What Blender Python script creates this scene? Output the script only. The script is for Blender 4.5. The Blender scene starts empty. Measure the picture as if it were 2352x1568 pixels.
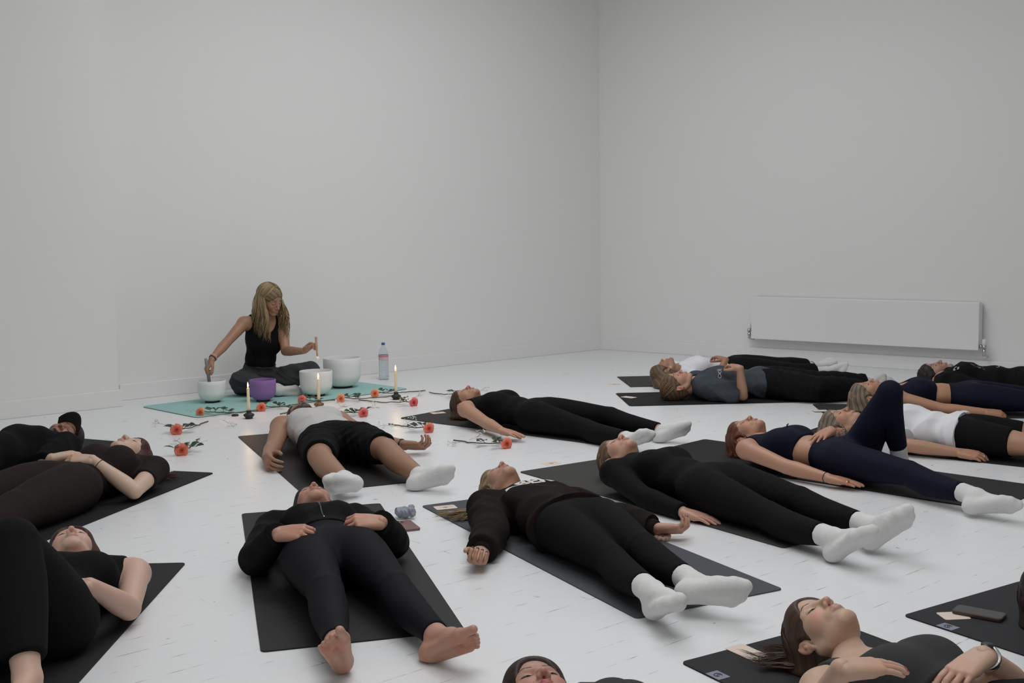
import bpy, bmesh, math, random
import numpy as np
from mathutils import Vector, Matrix
from mathutils.bvhtree import BVHTree
C = bpy.context.scene.collection
SC = bpy.context.scene

# ------------------------------------------------------------ camera
FPX, PITCH, ROLL, CH = 2598.2, math.radians(5.3095), math.radians(-0.7959), 1.217
_f0 = np.array([0, math.cos(PITCH), -math.sin(PITCH)]); _u0 = np.array([0, math.sin(PITCH), math.cos(PITCH)]); _r0 = np.array([1., 0, 0])
_R = _r0*math.cos(ROLL)+_u0*math.sin(ROLL); _U = -_r0*math.sin(ROLL)+_u0*math.cos(ROLL)
cam = bpy.data.cameras.new('camera'); camo = bpy.data.objects.new('camera', cam); C.objects.link(camo)
cam.sensor_width = 36; cam.lens = FPX/2352*36; cam.clip_start = .05; cam.clip_end = 60
camo.matrix_world = Matrix([[_R[0], _U[0], -_f0[0], 0], [_R[1], _U[1], -_f0[1], 0], [_R[2], _U[2], -_f0[2], CH], [0, 0, 0, 1]])
SC.camera = camo

def ray(px, py):
    return _R*(px-1176)/FPX-_U*(py-784)/FPX+_f0
def P(px, py, z=0.):            # the point of the room at height z that the photo shows at this pixel
    d = ray(px, py); t = (z-CH)/d[2]; return np.array([d[0]*t, d[1]*t, z])
def PD(px, py, Y):              # the same, for a point at distance Y into the room
    d = ray(px, py); t = Y/d[1]; return np.array([0, 0, CH])+d*t
def PW(px, py, q, n):           # the same, for a point on a vertical plane
    d = ray(px, py); o = np.array([0, 0, CH]); t = ((q-o)@n)/(d@n); return o+d*t

# ------------------------------------------------------------ world, light, exposure
SC.view_settings.view_transform = 'Standard'; SC.view_settings.look = 'None'; SC.view_settings.gamma = 1
SC.view_settings.use_curve_mapping = False; SC.view_settings.exposure = 0.0
w = bpy.data.worlds.new('daylight'); SC.world = w; w.use_nodes = True
bgn = w.node_tree.nodes['Background']; bgn.inputs[0].default_value = (.90, .94, 1, 1); bgn.inputs[1].default_value = .6
def area(name, loc, rot, sx, sy, power, col=(1, 1, 1)):
    l = bpy.data.lights.new(name, 'AREA'); l.shape = 'RECTANGLE'; l.size = sx; l.size_y = sy; l.energy = power; l.color = col
    o = bpy.data.objects.new(name, l); C.objects.link(o); o.location = loc; o.rotation_euler = rot; return o
CEIL = 4.3
WIN_A = (.35, 7.4, 3.4, 2.6)       # skylight centre and size
WIN_B = (.2, 3.1, 3.6, 2.4)
area('skylight_daylight', (WIN_A[0], WIN_A[1], CEIL+.12), (0, 0, math.radians(40.7)), WIN_A[2]-.1, WIN_A[3]-.1, 86, (.985, .99, 1))
area('skylight_daylight', (WIN_B[0], WIN_B[1], CEIL+.12), (0, 0, math.radians(40.7)), WIN_B[2]-.1, WIN_B[3]-.1, 72, (1, .99, .98))

RW = np.array([1.36, -.30, 2.2]); RN = np.array([-.616, .788, 0]); RT = np.array([.788, .616, 0])     # fill light added at the unseen rear wall
rwl = area('rear_fill_light', RW+RN*.03, (0, 0, 0), 3.0, 1.5, 10, (1, .985, .96)); rwl.rotation_euler = Vector(-RN).to_track_quat('Z', 'Y').to_euler()

# ------------------------------------------------------------ helpers
def mat(name, col, rough=.8, **k):
    m = bpy.data.materials.new(name); m.use_nodes = True; nt = m.node_tree; b = nt.nodes['Principled BSDF']
    b.inputs['Base Color'].default_value = (*col, 1); b.inputs['Roughness'].default_value = rough
    for kk, v in k.items():
        if kk in ('bump', 'bscale', 'vary', 'stretch', 'attr'): continue
        b.inputs[kk].default_value = v
    if k.get('attr'):
        a = nt.nodes.new('ShaderNodeAttribute'); a.attribute_name = 'Col'; nt.links.new(a.outputs['Color'], b.inputs['Base Color'])
    if k.get('bump') or k.get('vary'):
        tc = nt.nodes.new('ShaderNodeTexCoord'); mp = nt.nodes.new('ShaderNodeMapping'); mp.inputs['Scale'].default_value = k.get('stretch', (1, 1, 1))
        nt.links.new(tc.outputs['Object'], mp.inputs[0])
        n = nt.nodes.new('ShaderNodeTexNoise'); n.inputs['Scale'].default_value = k.get('bscale', 60); n.inputs['Detail'].default_value = 4
        nt.links.new(mp.outputs[0], n.inputs['Vector'])
        if k.get('bump'):
            bp = nt.nodes.new('ShaderNodeBump'); bp.inputs['Strength'].default_value = k['bump']; bp.inputs['Distance'].default_value = .004
            nt.links.new(n.outputs['Fac'], bp.inputs['Height']); nt.links.new(bp.outputs[0], b.inputs['Normal'])
        if k.get('vary'):
            mx = nt.nodes.new('ShaderNodeMix'); mx.data_type = 'RGBA'; v = k['vary']
            mx.inputs[6].default_value = (*[c*(1-v) for c in col], 1); mx.inputs[7].default_value = (*[min(1, c*(1+v)) for c in col], 1)
            nt.links.new(n.outputs['Fac'], mx.inputs[0]); nt.links.new(mx.outputs[2], b.inputs['Base Color'])
    return m

def link(name, me, m=None, parent=None):
    o = bpy.data.objects.new(name, me); C.objects.link(o)
    if m is not None: me.materials.append(m)
    if parent is not None: o.parent = parent
    return o
def tag(o, label, cat, group=None, kind=None):
    if label: o['label'] = label
    if cat: o['category'] = cat
    if group: o['group'] = group
    if kind: o['kind'] = kind
    return o
def empty(name, loc, rz=0):
    o = bpy.data.objects.new(name, None); C.objects.link(o); o.location = loc; o.rotation_euler = (0, 0, rz); o.empty_display_size = .1; return o
def mesh(name, V, F, smooth=True, cols=None):
    me = bpy.data.meshes.new(name); V = np.asarray(V, np.float32)
    if isinstance(F, np.ndarray) and F.ndim == 2:
        k = F.shape[1]; me.vertices.add(len(V)); me.vertices.foreach_set('co', V.ravel()); me.loops.add(F.size)
        me.loops.foreach_set('vertex_index', F.ravel().astype(np.int32)); me.polygons.add(len(F))
        me.polygons.foreach_set('loop_start', np.arange(0, F.size, k, dtype=np.int32)); me.update(calc_edges=True); me.validate()
    else:
        me.from_pydata([tuple(map(float, v)) for v in V], [], [tuple(int(i) for i in f) for f in F]); me.update()
    if smooth: me.polygons.foreach_set('use_smooth', np.ones(len(me.polygons), bool))
    if cols is not None:
        a = me.color_attributes.new('Col', 'FLOAT_COLOR', 'POINT'); c4 = np.ones((len(V), 4), np.float32); c4[:, :3] = cols; a.data.foreach_set('color', c4.ravel())
    return me
class MB:                                   # collects quads/tris of tubes, lathes, boxes
    def __init__(s): s.v = []; s.f = []; s.c = []; s.n = 0
    def add(s, V, F, col=None):
        V = np.asarray(V, float); s.v.append(V); s.f += [tuple(i+s.n for i in f) for f in F]; s.n += len(V)
        s.c.append(np.tile(np.array(col if col is not None else (1, 1, 1.)), (len(V), 1)))
    def tube(s, pts, rad, sides=6, flat=None, col=None, cap=True):
        pts = np.asarray(pts, float); n = len(pts); rad = np.broadcast_to(np.asarray(rad, float), (n,))
        T = np.gradient(pts, axis=0); T /= np.linalg.norm(T, axis=1)[:, None]+1e-9
        up = np.array([0, 0, 1.]) if abs(T[0][2]) < .9 else np.array([1., 0, 0])
        a = np.linspace(0, 2*np.pi, sides, endpoint=False); V = []
        for i in range(n):
            x = np.cross(T[i], up); x /= np.linalg.norm(x)+1e-9; y = np.cross(x, T[i]); up = y if np.linalg.norm(y) > .1 else up
            fl = 1 if flat is None else flat
            V.append(pts[i]+rad[i]*(np.cos(a)[:, None]*x+fl*np.sin(a)[:, None]*y))
        F = [(i*sides+j, i*sides+(j+1) % sides, (i+1)*sides+(j+1) % sides, (i+1)*sides+j) for i in range(n-1) for j in range(sides)]
        if cap: F += [tuple(range(sides))[::-1], tuple((n-1)*sides+j for j in range(sides))]
        s.add(np.concatenate(V), F, col)
    def lathe(s, prof, c=(0, 0, 0), seg=48, col=None):
        prof = np.asarray(prof, float); a = np.linspace(0, 2*np.pi, seg, endpoint=False); n = len(prof)
        V = np.concatenate([np.stack([c[0]+r*np.cos(a), c[1]+r*np.sin(a), np.full(seg, c[2]+z)], 1) for r, z in prof])
        s.add(V, [(i*seg+j, i*seg+(j+1) % seg, (i+1)*seg+(j+1) % seg, (i+1)*seg+j) for i in range(n-1) for j in range(seg)], col)
    def box(s, c, sz, ax=None, col=None):
        ax = np.eye(3) if ax is None else np.asarray(ax); c = np.asarray(c, float)
        V = [c+ax.T@(np.array([i, j, k])*np.array(sz)/2) for i in (-1, 1) for j in (-1, 1) for k in (-1, 1)]
        s.add(V, [(0, 1, 3, 2), (4, 6, 7, 5), (0, 4, 5, 1), (2, 3, 7, 6), (0, 2, 6, 4), (1, 5, 7, 3)], col)
    def prism(s, poly, z0, z1, col=None):
        n = len(poly); V = [(*p[:2], z0) for p in poly]+[(*p[:2], z1) for p in poly]
        s.add(V, [tuple(range(n))[::-1], tuple(range(n, 2*n))]+[(i, (i+1) % n, n+(i+1) % n, n+i) for i in range(n)], col)
    def build(s, name, m, parent=None, smooth=True, bevel=0, attr=False):
        me = mesh(name, np.concatenate(s.v), s.f, smooth, np.concatenate(s.c) if attr else None); o = link(name, me, m, parent)
        if bevel:
            b = o.modifiers.new('bevel', 'BEVEL'); b.width = bevel; b.segments = 2; b.limit_method = 'ANGLE'
        return o
def sh(col): return tuple(((c/255)/12.92 if c/255 <= .04045 else ((c/255+.055)/1.055)**2.4) for c in col)
def nz(v): v = np.asarray(v, float); return v/(np.linalg.norm(v)+1e-12)

# ------------------------------------------------------------ room shell
wallA = P(275, 920); corner = P(1381, 802); rightB = P(2112, 850)
db = nz(corner-wallA); dr = nz(rightB-corner)
ZA = math.atan2(db[1], db[0])
nb = np.array([db[1], -db[0], 0]); nr = np.array([dr[1], -dr[0], 0])       # into the room
if nr@(np.array([0, 5, 0])-corner) < 0: nr = -nr
mwall = mat('white_wall_paint', (.80, .80, .785), .75, bump=.12, bscale=9)
mtrim = mat('white_gloss_paint', (.80, .80, .79), .5, bump=.05, bscale=30)
mceil = mat('white_ceiling_paint', (.82, .82, .81), .85)
def wallbox(name, a, b, nin, z0, z1, th, m, kind='structure'):
    a = np.array(a)[:2]; b = np.array(b)[:2]; q = np.array(nin)[:2]*th
    mb = MB(); mb.prism([a, b, b-q, a-q], z0, z1); o = mb.build(name, m, smooth=False); o['kind'] = kind; return o
leftEnd = wallA-db*5.2; rightEnd = corner+dr*10.2
pier = P(275, 933); pier = wallA+db*(((pier-wallA)@db)); pd = (P(275, 933)-wallA)@nb
wallbox('wall_back', wallA-db*5.2-db*0, corner+db*.25, nb, 0, CEIL, .2, mwall)
wallbox('wall_right', corner-dr*.25, rightEnd, nr, 0, CEIL, .2, mwall)
def pt(o, d, n, a, b): return o+d*a+n*b
pe = pier+nb*pd
mb = MB(); q0 = wallA-db*5.2; mb.prism([pe, pe-nb*(pd), q0, q0+nb*pd], 0, CEIL); o = mb.build('wall_left', mwall, smooth=False); o['kind'] = 'structure'
# closing walls out of view
c3 = leftEnd+nb*9.5; c4 = rightEnd
wallbox('wall_side', leftEnd, c3, nz(db), 0, CEIL, .2, mwall)
rv = nz(c4-c3); wallbox('wall_rear', c3, c4, np.array([-rv[1], rv[0], 0]), 0, CEIL, .2, mwall)
def base(name, a, b, nin, h=.125, th=.016):
    a = np.array(a)[:2]; b = np.array(b)[:2]; q = np.array(nin)[:2]*th; mb = MB(); mb.prism([a, b, b+q, a+q][::-1], 0, h)
    o = mb.build(name, mtrim, smooth=False, bevel=.004); o['kind'] = 'structure'
base('baseboard_back', wallA+db*.0, corner, nb)
base('baseboard_right', corner, rightEnd, nr, .118)
base('baseboard_left', pe-db*4.9, pe+db*.016, nb)
mb = MB(); a = pe[:2]; mb.prism([a, a+db[:2]*.016, a+db[:2]*.016-nb[:2]*pd, a-nb[:2]*pd], 0, .125); o = mb.build('baseboard_pier', mtrim, smooth=False); o['kind'] = 'structure'

# floor: white painted boards
fm = bpy.data.materials.new('white_painted_floorboards'); fm.use_nodes = True; nt = fm.node_tree; L = nt.links.new; N_ = nt.nodes.new
b = nt.nodes['Principled BSDF']
tc = N_('ShaderNodeTexCoord'); mp = N_('ShaderNodeMapping'); mp.inputs['Rotation'].default_value = (0, 0, -ZA); L(tc.outputs['Object'], mp.inputs[0])
br = N_('ShaderNodeTexBrick'); br.inputs['Scale'].default_value = 1; br.inputs['Mortar Size'].default_value = .0018; br.inputs['Mortar Smooth'].default_value = .3
br.inputs['Brick Width'].default_value = 2.6; br.inputs['Row Height'].default_value = .115; br.offset = .37; L(mp.outputs[0], br.inputs['Vector'])
br.inputs['Color1'].default_value = (.80, .81, .82, 1); br.inputs['Color2'].default_value = (.77, .785, .80, 1)
mp2 = N_('ShaderNodeMapping'); mp2.inputs['Rotation'].default_value = (0, 0, -ZA); mp2.inputs['Scale'].default_value = (5, 14, 1); L(tc.outputs['Object'], mp2.inputs[0])
n1 = N_('ShaderNodeTexNoise'); n1.inputs['Scale'].default_value = 1.0; n1.inputs['Detail'].default_value = 5; L(mp2.outputs[0], n1.inputs['Vector'])
mr = N_('ShaderNodeMapRange'); mr.inputs['From Min'].default_value = .53; mr.inputs['From Max'].default_value = .68; L(n1.outputs['Fac'], mr.inputs['Value'])
mu = N_('ShaderNodeMath'); mu.operation = 'MULTIPLY'; L(br.outputs['Fac'], mu.inputs[0]); L(mr.outputs[0], mu.inputs[1])
base_col = N_('ShaderNodeMix'); base_col.data_type = 'RGBA'; base_col.inputs[6].default_value = (.80, .81, .825, 1); base_col.inputs[7].default_value = (.765, .775, .785, 1)
n2 = N_('ShaderNodeTexNoise'); n2.inputs['Scale'].default_value = 1.3; n2.inputs['Detail'].default_value = 6; L(mp2.outputs[0], n2.inputs['Vector']); L(n2.outputs['Fac'], base_col.inputs[0])
mx = N_('ShaderNodeMix'); mx.data_type = 'RGBA'; L(mu.outputs[0], mx.inputs[0]); L(base_col.outputs[2], mx.inputs[6]); mx.inputs[7].default_value = (.22, .21, .20, 1)
# little scuffs and chips
n3 = N_('ShaderNodeTexNoise'); n3.inputs['Scale'].default_value = 17; n3.inputs['Detail'].default_value = 2; L(mp.outputs[0], n3.inputs['Vector'])
mr3 = N_('ShaderNodeMapRange'); mr3.inputs['From Min'].default_value = .735; mr3.inputs['From Max'].default_value = .77; L(n3.outputs['Fac'], mr3.inputs['Value'])
mx3 = N_('ShaderNodeMix'); mx3.data_type = 'RGBA'; L(mr3.outputs[0], mx3.inputs[0]); L(mx.outputs[2], mx3.inputs[6]); mx3.inputs[7].default_value = (.3, .28, .26, 1)
L(mx3.outputs[2], b.inputs['Base Color'])
bp = N_('ShaderNodeBump'); bp.inputs['Strength'].default_value = .3; bp.inputs['Distance'].default_value = .003; bp.invert = True; L(br.outputs['Fac'], bp.inputs['Height'])
bp2 = N_('ShaderNodeBump'); bp2.inputs['Strength'].default_value = .25; bp2.inputs['Distance'].default_value = .002; L(n2.outputs['Fac'], bp2.inputs['Height']); L(bp.outputs[0], bp2.inputs['Normal']); L(bp2.outputs[0], b.inputs['Normal'])
mrr = N_('ShaderNodeMapRange'); mrr.inputs['To Min'].default_value = .24; mrr.inputs['To Max'].default_value = .42; L(n2.outputs['Fac'], mrr.inputs['Value']); L(mrr.outputs[0], b.inputs['Roughness'])
mb = MB(); mb.prism([(-9, -4), (9, -4), (9, 14), (-9, 14)], -.1, 0); o = mb.build('floor', fm, smooth=False); o['kind'] = 'structure'
# ceiling with two skylight openings
def rect(cx, cy, sx, sy, a):
    c, s = math.cos(a), math.sin(a); return [(cx+c*x*sx/2-s*y*sy/2, cy+s*x*sx/2+c*y*sy/2) for x, y in ((-1, -1), (1, -1), (1, 1), (-1, 1))]
bm = bmesh.new(); outer = [bm.verts.new((x, y, CEIL)) for x, y in ((-9, -4), (9, -4), (9, 14), (-9, 14))]
ed = [bm.edges.new((outer[i], outer[(i+1) % 4])) for i in range(4)]
for W in (WIN_A, WIN_B):
    vs = [bm.verts.new((x, y, CEIL)) for x, y in rect(*W, ZA)]; ed += [bm.edges.new((vs[i], vs[(i+1) % 4])) for i in range(4)]
bmesh.ops.triangle_fill(bm, edges=ed, use_beauty=True)
me = bpy.data.meshes.new('ceiling'); bm.to_mesh(me); bm.free(); o = link('ceiling', me, mceil); o['kind'] = 'structure'
sm = o.modifiers.new('s', 'SOLIDIFY'); sm.thickness = .1; sm.offset = 1
for i, W in enumerate((WIN_A, WIN_B)):
    mb = MB(); pi_ = rect(*W, ZA); po = rect(W[0], W[1], W[2]+.12, W[3]+.12, ZA)
    for k in range(4):
        mb.prism([pi_[k], pi_[(k+1) % 4], po[(k+1) % 4], po[k]][::-1], CEIL-.02, CEIL+.2)
    o = mb.build('window_%d' % (i+1), mtrim, smooth=False); o['kind'] = 'structure'

mb = MB(); A3 = np.array([RT, RN, [0, 0, 1]])
for a_, z_, sa, sz_ in ((0, .80, 3.2, .08), (0, -.80, 3.2, .08), (-1.56, 0, .08, 1.6), (1.56, 0, .08, 1.6)): mb.box(RW+RT*a_+np.array([0, 0, z_]), (sa, .06, sz_), A3)
o = mb.build('window_3', mtrim, smooth=False); o['kind'] = 'structure'  # frame added around the rear fill light, out of view
# ------------------------------------------------------------ radiator
mrad = mat('radiator_enamel', (.80, .80, .81), .4); mchrome = mat('chrome', (.5, .5, .5), .25, Metallic=1.0); mplast = mat('white_plastic', (.75, .75, .73), .4)
q = corner+nr*.11
cr = [PW(x, y, q, nr) for x, y in ((1726, 680), (1724, 778), (2247, 804), (2249, 697))]
t0 = (cr[0]-corner)@dr; t1 = (cr[2]-corner)@dr; z0 = (cr[1][2]+cr[2][2])/2; z1 = (cr[0][2]+cr[3][2])/2
rad = empty('radiator', corner+dr*(t0+t1)/2+nr*.06+np.array([0, 0, z0])); ax = np.array([dr, nr, [0, 0, 1]])
def rb(t, n_, z, st, sn, sz, mb): mb.box(np.array([0, 0, 0])+dr*(t-(t0+t1)/2)+nr*(n_-.06)+np.array([0, 0, z-z0]), (st, sn, sz), ax)
mb = MB(); rb((t0+t1)/2, .105, (z0+z1)/2, t1-t0, .012, z1-z0, mb); mb.build('front_panel', mrad, rad, False, .004)
for t in (t0+.004, t1-.004):
    mb = MB(); rb(t, .06, (z0+z1)/2, .008, .085, z1-z0-.01, mb); mb.build('side_panel', mrad, rad, False, .002)
mb = MB(); rb((t0+t1)/2, .06, z1-.004, t1-t0-.02, .08, .006, mb); mb.build('top_grille', mrad, rad, False)
mb = MB(); rb((t0+t1)/2, .02, (z0+z1)/2, t1-t0-.06, .03, z1-z0-.06, mb); mb.build('back_panel', mrad, rad, False)
for t in (t0+.3, t1-.3):
    mb = MB(); rb(t, .012, (z0+z1)/2, .03, .03, z1-z0-.1, mb); mb.build('wall_bracket', mrad, rad, False)
for sgn, t in ((-1, t0-.032), (1, t1+.042)):
    bpnt = dr*(t-(t0+t1)/2)+nr*.03+np.array([0, 0, .035 if sgn < 0 else -.012])
    mb = MB(); mb.tube([bpnt+np.array([0, 0, -.035]), bpnt+np.array([0, 0, .03])], .012, 10); mb.tube([bpnt+np.array([0, 0, .03]), bpnt+np.array([0, 0, .055])], .018, 8)
    mb.tube([bpnt+np.array([0, 0, .045]), bpnt-dr*sgn*.06+np.array([0, 0, .045])], .012, 10); mb.tube([bpnt-dr*sgn*.02+np.array([0, 0, .045]), bpnt-dr*sgn*.035+np.array([0, 0, .045])], .017, 8)
    mb.tube([bpnt+np.array([0, 0, -.005]), bpnt+np.array([0, 0, .015])], .017, 8)
    v = mb.build('valve', mchrome, rad); mb = MB(); mb.lathe([(.001, .055), (.017, .055), (.019, .07), (.018, .10), (.014, .108), (.001, .108)], bpnt, 16); mb.build('valve_cap', mplast, v)
    mb = MB(); mb.tube([bpnt+np.array([0, 0, -.03]), bpnt-nr*.02+np.array([0, 0, -.045]), bpnt-nr*.088+np.array([0, 0, -.05])], .008, 8); mb.build('pipe', mplast, v)
tag(rad, 'long white flat panel radiator mounted low on the right wall', 'radiator')
# ------------------------------------------------------------ implicit surfaces for bodies, clothes, hair
class F3:                                   # a blended union of tapered limbs and ellipsoids
    def __init__(s): s.p = []
    def cone(s, a, b, ra, rb, k=.02, tagn='', w=None, kx=1., cut=None):
        s.p.append(dict(t='c', a=np.asarray(a, float), b=np.asarray(b, float), ra=ra, rb=rb, k=k, tag=tagn, w=None if w is None else nz(w), kx=kx, cut=cut, sub=False)); return s
    def path(s, pts, rs, k=.02, tagn='', cut=None, smooth=False):
        pts = np.asarray(pts, float); rs = np.asarray(rs, float)
        if smooth:                          # finer radius profile so the limb swells and tapers evenly
            L_ = np.r_[0, np.cumsum(np.linalg.norm(np.diff(pts, axis=0), axis=1))]; m = 14; q = np.unique(np.r_[np.linspace(0, L_[-1], m), L_[1:-1]])
            P2_ = np.stack([np.interp(q, L_, pts[:, i]) for i in range(3)], 1); Q_ = P2_.copy(); r0 = np.interp(q, L_, rs); R_ = r0.copy()
            for _ in range(2): R_[1:-1] = .25*R_[:-2]+.5*R_[1:-1]+.25*R_[2:]; Q_[1:-1] = .2*Q_[:-2]+.6*Q_[1:-1]+.2*Q_[2:]
            pts, rs = Q_, R_
        s.p.append(dict(t='p', pts=pts, rs=rs, a=pts[0], k=k, tag=tagn, cut=cut, sub=False, kx=1)); return s
    def ell(s, c, r, ax=None, k=.02, tagn='', cut=None, sub=False):
        s.p.append(dict(t='e', a=np.asarray(c, float), r=np.asarray(r, float), ax=np.eye(3) if ax is None else np.asarray(ax, float), k=k, tag=tagn, cut=cut, sub=sub)); return s
    def bounds(s):
        lo = []; hi = []
        for p in s.p:
            if p['sub']: continue
            if p['t'] == 'p':
                lo.append(p['pts'].min(0)-p['rs'].max()); hi.append(p['pts'].max(0)+p['rs'].max())
            elif p['t'] == 'c':
                m = max(p['ra'], p['rb'])*max(1, p['kx']); lo.append(np.minimum(p['a'], p['b'])-m); hi.append(np.maximum(p['a'], p['b'])+m)
            else:
                m = np.sqrt(((p['ax']*p['r'][:, None])**2).sum(0)); lo.append(p['a']-m); hi.append(p['a']+m)
        return np.min(lo, 0), np.max(hi, 0)
    def mesh(s, h, floor=None, clips=(), relax=1):
        lo, hi = s.bounds()
        if floor is not None: lo[2] = max(lo[2], floor-2*h)
        lo = lo-2.5*h; hi = hi+2.5*h; n = np.ceil((hi-lo)/h).astype(int)+1
        v = np.full(n, .06, np.float32); ax_ = [(lo[i]+h*np.arange(n[i])).astype(np.float32) for i in range(3)]
        for p in s.p:
            mg = max(p['k'], .01)+2*h
            if p['t'] == 'p':
                l = p['pts'].min(0)-p['rs'].max()-mg; u = p['pts'].max(0)+p['rs'].max()+mg
            elif p['t'] == 'c':
                m = max(p['ra'], p['rb'])*max(1, p['kx']); l = np.minimum(p['a'], p['b'])-m-mg; u = np.maximum(p['a'], p['b'])+m+mg
            else:
                m = np.sqrt(((p['ax']*p['r'][:, None])**2).sum(0)); l = p['a']-m-mg; u = p['a']+m+mg
            i0 = np.clip(np.floor((l-lo)/h).astype(int), 0, n); i1 = np.clip(np.ceil((u-lo)/h).astype(int)+1, 0, n)
            if (i1 <= i0).any(): continue
            X = ax_[0][i0[0]:i1[0], None, None]; Y = ax_[1][None, i0[1]:i1[1], None]; Z = ax_[2][None, None, i0[2]:i1[2]]
            a = p['a'].astype(np.float32); x = X-a[0]; y = Y-a[1]; z = Z-a[2]
            if p['t'] == 'p':
                dd = None; pp = (p['pts']-p['a']).astype(np.float32)
                for j in range(len(pp)-1):
                    d = pp[j+1]-pp[j]; l2 = float(d@d)+1e-12; xx = x-pp[j][0]; yy = y-pp[j][1]; zz = z-pp[j][2]
                    tt = np.clip((xx*d[0]+yy*d[1]+zz*d[2])/l2, 0, 1); q = np.sqrt((xx-tt*d[0])**2+(yy-tt*d[1])**2+(zz-tt*d[2])**2)-(p['rs'][j]+(p['rs'][j+1]-p['rs'][j])*tt).astype(np.float32)
                    dd = q if dd is None else np.minimum(dd, q)
            elif p['t'] == 'c':
                d = (p['b']-p['a']); Ln = max(np.linalg.norm(d), 1e-6); d = (d/Ln).astype(np.float32)
                t = x*d[0]+y*d[1]+z*d[2]; r2 = x*x+y*y+z*z-t*t
                if p['kx'] != 1 and p['w'] is not None:
                    ww = nz(p['w']-d*(p['w']@d)).astype(np.float32); q = x*ww[0]+y*ww[1]+z*ww[2]; r2 = r2-q*q*(1-1/p['kx']**2)
                tc_ = np.clip(t/Ln, 0, 1); dd = np.sqrt(np.maximum(r2+(t-tc_*Ln)**2, 0))-(p['ra']+(p['rb']-p['ra'])*tc_)
            else:
                A = p['ax'].astype(np.float32); r = p['r']
                qs = [(x*A[i][0]+y*A[i][1]+z*A[i][2])/r[i] for i in range(3)]
                k0 = np.sqrt(qs[0]**2+qs[1]**2+qs[2]**2); k1 = np.sqrt((qs[0]/r[0])**2+(qs[1]/r[1])**2+(qs[2]/r[2])**2); dd = k0*(k0-1)/(k1+1e-6)
            if p['cut'] is not None:
                for c_, n_ in p['cut']:
                    dd = np.maximum(dd, (X-c_[0])*n_[0]+(Y-c_[1])*n_[1]+(Z-c_[2])*n_[2])
            sl = tuple(slice(i0[i], i1[i]) for i in range(3)); w_ = v[sl]; k = p['k']
            if p['sub']:
                hh = np.maximum(k-np.abs(w_+dd), 0)/k; v[sl] = np.maximum(w_, -dd)+hh*hh*k*.25
            else:
                hh = np.maximum(k-np.abs(w_-dd), 0)/k; v[sl] = np.minimum(w_, dd)-hh*hh*k*.25
        for c_, n_ in clips:
            v = np.maximum(v, ((ax_[0]-c_[0])*n_[0])[:, None, None]+((ax_[1]-c_[1])*n_[1])[None, :, None]+((ax_[2]-c_[2])*n_[2])[None, None, :])
        if floor is not None: v = np.maximum(v, (floor-ax_[2])[None, None, :])
        return surfnet(v, lo, h, relax)
def surfnet(v, org, h, relax=1):
    for i in range(3):                      # close at the border
        sl = [slice(None)]*3; sl[i] = 0; v[tuple(sl)] = np.maximum(v[tuple(sl)], h*.3); sl[i] = -1; v[tuple(sl)] = np.maximum(v[tuple(sl)], h*.3)
    s = v < 0; c = np.zeros(tuple(np.array(v.shape)-1), np.int8); N = v.shape
    cs = [(i, j, k) for i in (0, 1) for j in (0, 1) for k in (0, 1)]
    for i, j, k in cs: c += s[i:N[0]-1+i, j:N[1]-1+j, k:N[2]-1+k]
    act = (c > 0) & (c < 8); I = np.argwhere(act); idx = np.full(c.shape, -1, np.int32); idx[act] = np.arange(len(I))
    val = [v[I[:, 0]+a, I[:, 1]+b_, I[:, 2]+c_] for a, b_, c_ in cs]; Pn = np.zeros((len(I), 3)); cn = np.zeros(len(I))
    for p in range(8):
        for q in range(p+1, 8):
            df = np.array(cs[q])-np.array(cs[p])
            if np.abs(df).sum() != 1: continue
            m = (val[p] < 0) != (val[q] < 0); t = val[p][m]/(val[p][m]-val[q][m]); Pn[m] += np.array(cs[p])+df*t[:, None]; cn[m] += 1
    V = (I+Pn/cn[:, None])*h+org; Fs = []
    for a in range(3):
        b_, c_ = (a+1) % 3, (a+2) % 3
        s0 = [slice(None)]*3; s1 = [slice(None)]*3; s0[a] = slice(0, -1); s1[a] = slice(1, None)
        e = np.argwhere(s[tuple(s0)] != s[tuple(s1)]); e = e[(e[:, b_] > 0) & (e[:, c_] > 0) & (e[:, b_] < N[b_]-1) & (e[:, c_] < N[c_]-1)]
        ins = s[e[:, 0], e[:, 1], e[:, 2]]
        def at(db_, dc_):
            f = e.copy(); f[:, b_] -= db_; f[:, c_] -= dc_; return idx[f[:, 0], f[:, 1], f[:, 2]]
        q = np.stack([at(1, 1), at(0, 1), at(0, 0), at(1, 0)], 1); q[~ins] = q[~ins][:, ::-1]; Fs.append(q)
    Fq = np.concatenate(Fs); Fq = Fq[(Fq >= 0).all(1)]
    for _ in range(relax):
        A = np.zeros_like(V); cc = np.zeros(len(V))
        for k_ in range(3):
            t = np.zeros(len(V))
            for i in range(4): t += np.bincount(Fq[:, i], V[Fq[:, (i+1) % 4], k_]+V[Fq[:, (i+3) % 4], k_], len(V))
            A[:, k_] = t
        cc = np.bincount(Fq.ravel(), minlength=len(V))*2.
        V = V*.5+.5*A/np.maximum(cc, 1)[:, None]
    return V, Fq
def vnorm(V, Fq):
    n = np.cross(V[Fq[:, 2]]-V[Fq[:, 0]], V[Fq[:, 3]]-V[Fq[:, 1]]); o = np.zeros_like(V)
    for k in range(3): o[:, k] = sum(np.bincount(Fq[:, i], n[:, k], len(V)) for i in range(4))
    return o/(np.linalg.norm(o, axis=1)[:, None]+1e-12)
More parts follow.
